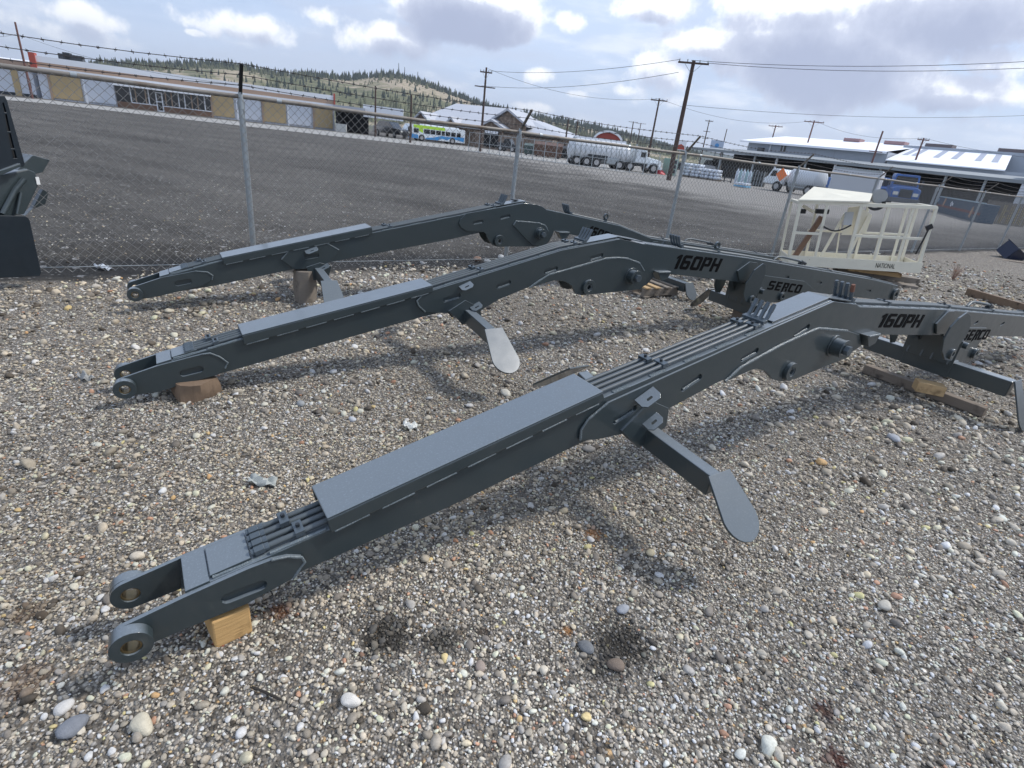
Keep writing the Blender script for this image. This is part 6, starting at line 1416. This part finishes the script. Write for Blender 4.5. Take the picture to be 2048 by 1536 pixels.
q = MF.p(1878, 400); mb = MB(); mb.prism([(q[0]-.2,q[1]),(q[0],q[1]-.2),(q[0]+.2,q[1]),(q[0],q[1]+.2)], -.028, -.004); mb.build('painted_patch', mat('mural_pale', (.3,.42,.5), .7), mc)
F_, r = thing((1958,443),(2046,455),'board_fence','weathered grey brown board fence right of the painted container','fence'); hf = F_.p(1990, 400)[1]
n = 24
for j in range(n): mb = MB(); s_ = F_.len*j/n; mb.box(s_+.01, s_+F_.len/n-.01, 0, .04, 0, hf*random.uniform(.94, 1.0)); mb.build('fence_board', M['oldwood'] if j % 3 else M['greywood'], r)
yel = mat('yellow_paint', (.70,.55,.10), .5)
for i, (x0, x1) in enumerate(((1996, 2024), (2034, 2056))):
    F_, r = thing((x0, 446+i*3), (x1, 449+i*3), 'yellow_rack', ('left' if i == 0 else 'right')+' yellow steel rack standing by the board fence', 'rack', 'yellow racks')
    for j in range(3): mb = MB(); s_ = F_.len*j/2; mb.bar((s_, 0, 0), (s_, 0, 1.25), .16, .16, up=(0, 1, 0)); mb.build('rack_upright', yel, r)
    mb = MB(); mb.bar((0, 0, .45), (F_.len, 0, .45), .1, .1); mb.build('rack_rail', yel, r); mb = MB(); mb.bar((0, 0, .9), (F_.len, 0, .9), .1, .1); mb.build('rack_rail', yel, r)

# ---------------------------------------------------------------- utility poles and lines
pole_m = mat('pole_wood', (.075, .05, .04), .9, var=.3, vscale=1.2); pole_r = mat('pole_reddish', (.15, .075, .065), .9)
def pole(x, y, dist, r, label, arm=0, armz=.25, az=None, m_=pole_m, extra=(), transformer=False):
    t = AD(x, y, dist); root = empty('utility_pole', (t[0], t[1], 0), az if az is not None else math.atan2(t[0], t[1])*-1, label, 'utility pole', 'utility poles')
    H_ = t[2]; mb = MB(); mb.cyl((0, 0, -.3), (0, 0, H_), r, 12, r2=r*.66); mb.build('pole', m_, root, smooth=True)
    if arm:
        mb = MB(); mb.bar((-arm/2, -.12, H_-armz), (arm/2, -.12, H_-armz), .10, .13); a_ = mb.build('crossarm', m_, root)
        mb = MB(); mb.bar((-arm*.28, -.12, H_-armz-.05), (0, -.1, H_-armz-.75), .03, .03); mb.bar((arm*.28, -.12, H_-armz-.05), (0, -.1, H_-armz-.75), .03, .03); mb.build('arm_brace', M['galv'], root)
        for u in (-.46, -.2, .2, .46): mb = MB(); mb.cyl((arm*u, -.12, H_-armz+.06), (arm*u, -.12, H_-armz+.24), .05, 8); mb.build('insulator', M['galv'], a_)
    for (dz, aw) in extra: mb = MB(); mb.bar((-aw/2, -.12, H_-dz), (aw/2, -.12, H_-dz), .09, .11); mb.build('crossarm', m_, root)
    if transformer: mb = MB(); mb.cyl((.35, -.1, H_-2.2), (.35, -.1, H_-1.4), .2, 12); mb.build('transformer', M['galv'], root, smooth=True)
    return t
tA = pole(30, 44, float(np.hypot(*G(64, 197)[:2])), .15, 'thin reddish pole at the far left in front of the white building', m_=pole_r)
tB = pole(973, 135, 72, .16, 'dark pole rising over the stone building roof', arm=1.4, armz=.5, extra=((2.0, 2.4),))
tC = pole(1388, 121, 52, .22, 'tallest thick leaning looking pole with a wide crossarm, centre right', arm=2.4, armz=.2)
tD = pole(1319, 197, 84, .16, 'dark pole with small crossarm just left of the tallest pole', arm=2.2)
poles = [(1419,240,150,'thin pole with several short arms right of the tallest pole',1.8,((2.5,1.6),(4,1.6))),(1552,250,130,'short pole over the left end of the grey warehouse roof',2.6,()),(1629,241,110,'reddish pole over the middle of the grey warehouse roof',3.0,()),
 (1766,262,95,'reddish pole at the right end of the grey warehouse roof',0,((2.6,1.6),)),(1848,276,100,'short pole behind the white skylight roof',1.4,()),(751,172,88,'slim black pole standing left of the city bus, behind the barbed wire',0,()),
 (823,190,76,'rusty black pole standing in front of the city bus nose',0,()),(1137,238,95,'thin post over the right end of the stone building',0,()),(1156,240,100,'street lamp post right of the stone building',0,()),(1267,243,260,'far pole over the red barn, left one',4.0,()),(1282,246,300,'far pole over the red barn, right one',5,()),(1454,258,160,'thin far post right of the billboard',0,())]
tops = [pole(x, y, d, .16 if d < 200 else .3, lb, arm=a, extra=e, m_=pole_r if x > 1500 else pole_m) for x, y, d, lb, a, e in poles]
def wire(p0, p1, sag, label, r=.018, n=22):
    p0, p1 = np.array(p0, float), np.array(p1, float)
    mb = MB(); mb.tube([p0+(p1-p0)*i/n-np.array([0, 0, sag*4*(i/n)*(1-i/n)]) for i in range(n+1)], r, 5)
    tag(mb.build('power_line', M['black']), label, 'power line', 'power lines')
armd = np.array([math.cos(math.atan2(tC[0], tC[1])), -math.sin(math.atan2(tC[0], tC[1])), 0])
wire(tB+np.array([.3, 0, -.3]), tC-armd*1.1, .5, 'upper line between the dark pole and the tallest pole')
wire(tB+np.array([-.4, 0, -1.9]), tC-armd*1.0+np.array([0, 0, -.9]), .6, 'lower line between the dark pole and the tallest pole')
wire(tC-armd*.2, AD(2300, 105, 60), .6, 'upper line running right from the tallest pole to the edge of the view')
wire(tC+armd*1.1+np.array([0, 0, -.1]), AD(2300, 120, 58), .6, 'second line running right from the tallest pole crossarm')
wire(tB+np.array([.2, 0, -.1]), tD, 1.2, 'line from the dark pole down to the small crossarm pole', .016)
wire(tD, tops[2], 1.4, 'line from the small crossarm pole to the reddish warehouse pole', .016)
wire(tC+np.array([0, 0, -3.2]), AD(2300, 212, 90), 1.0, 'lowest faint line running right from the tallest pole', .014)
wire(tops[2], tops[4], 1.0, 'line between the two poles over the warehouse roofs', .016)
wire(tops[4], AD(2300, 330, 100), .8, 'line running right from the pole behind the skylight roof', .016)
wire(tA+np.array([0, 0, -1.2]), AD(500, 172, 60), .8, 'line running right from the thin pole at far left', .014)
wire(AD(-200, 66, 44), tA+np.array([0, 0, -1.2]), .3, 'line running left from the thin pole at far left', .014)

# ---------------------------------------------------------------- air
hm = bpy.data.materials.new('air'); hm.use_nodes = True; ht = hm.node_tree; ht.nodes.clear()
ho = ht.nodes.new('ShaderNodeOutputMaterial'); pv = ht.nodes.new('ShaderNodeVolumePrincipled'); pv.inputs['Color'].default_value = (.80, .86, .95, 1); pv.inputs['Density'].default_value = HAZE; pv.inputs['Anisotropy'].default_value = .2
ht.links.new(pv.outputs[0], ho.inputs['Volume'])
mb = MB(); mb.box(-6400, 6400, -600, 8400, -2.0, 420); hz_ = mb.build('haze', hm); tag(hz_, kind='stuff'); hz_['label'] = 'thin air haze over the whole view'; hz_['category'] = 'haze'
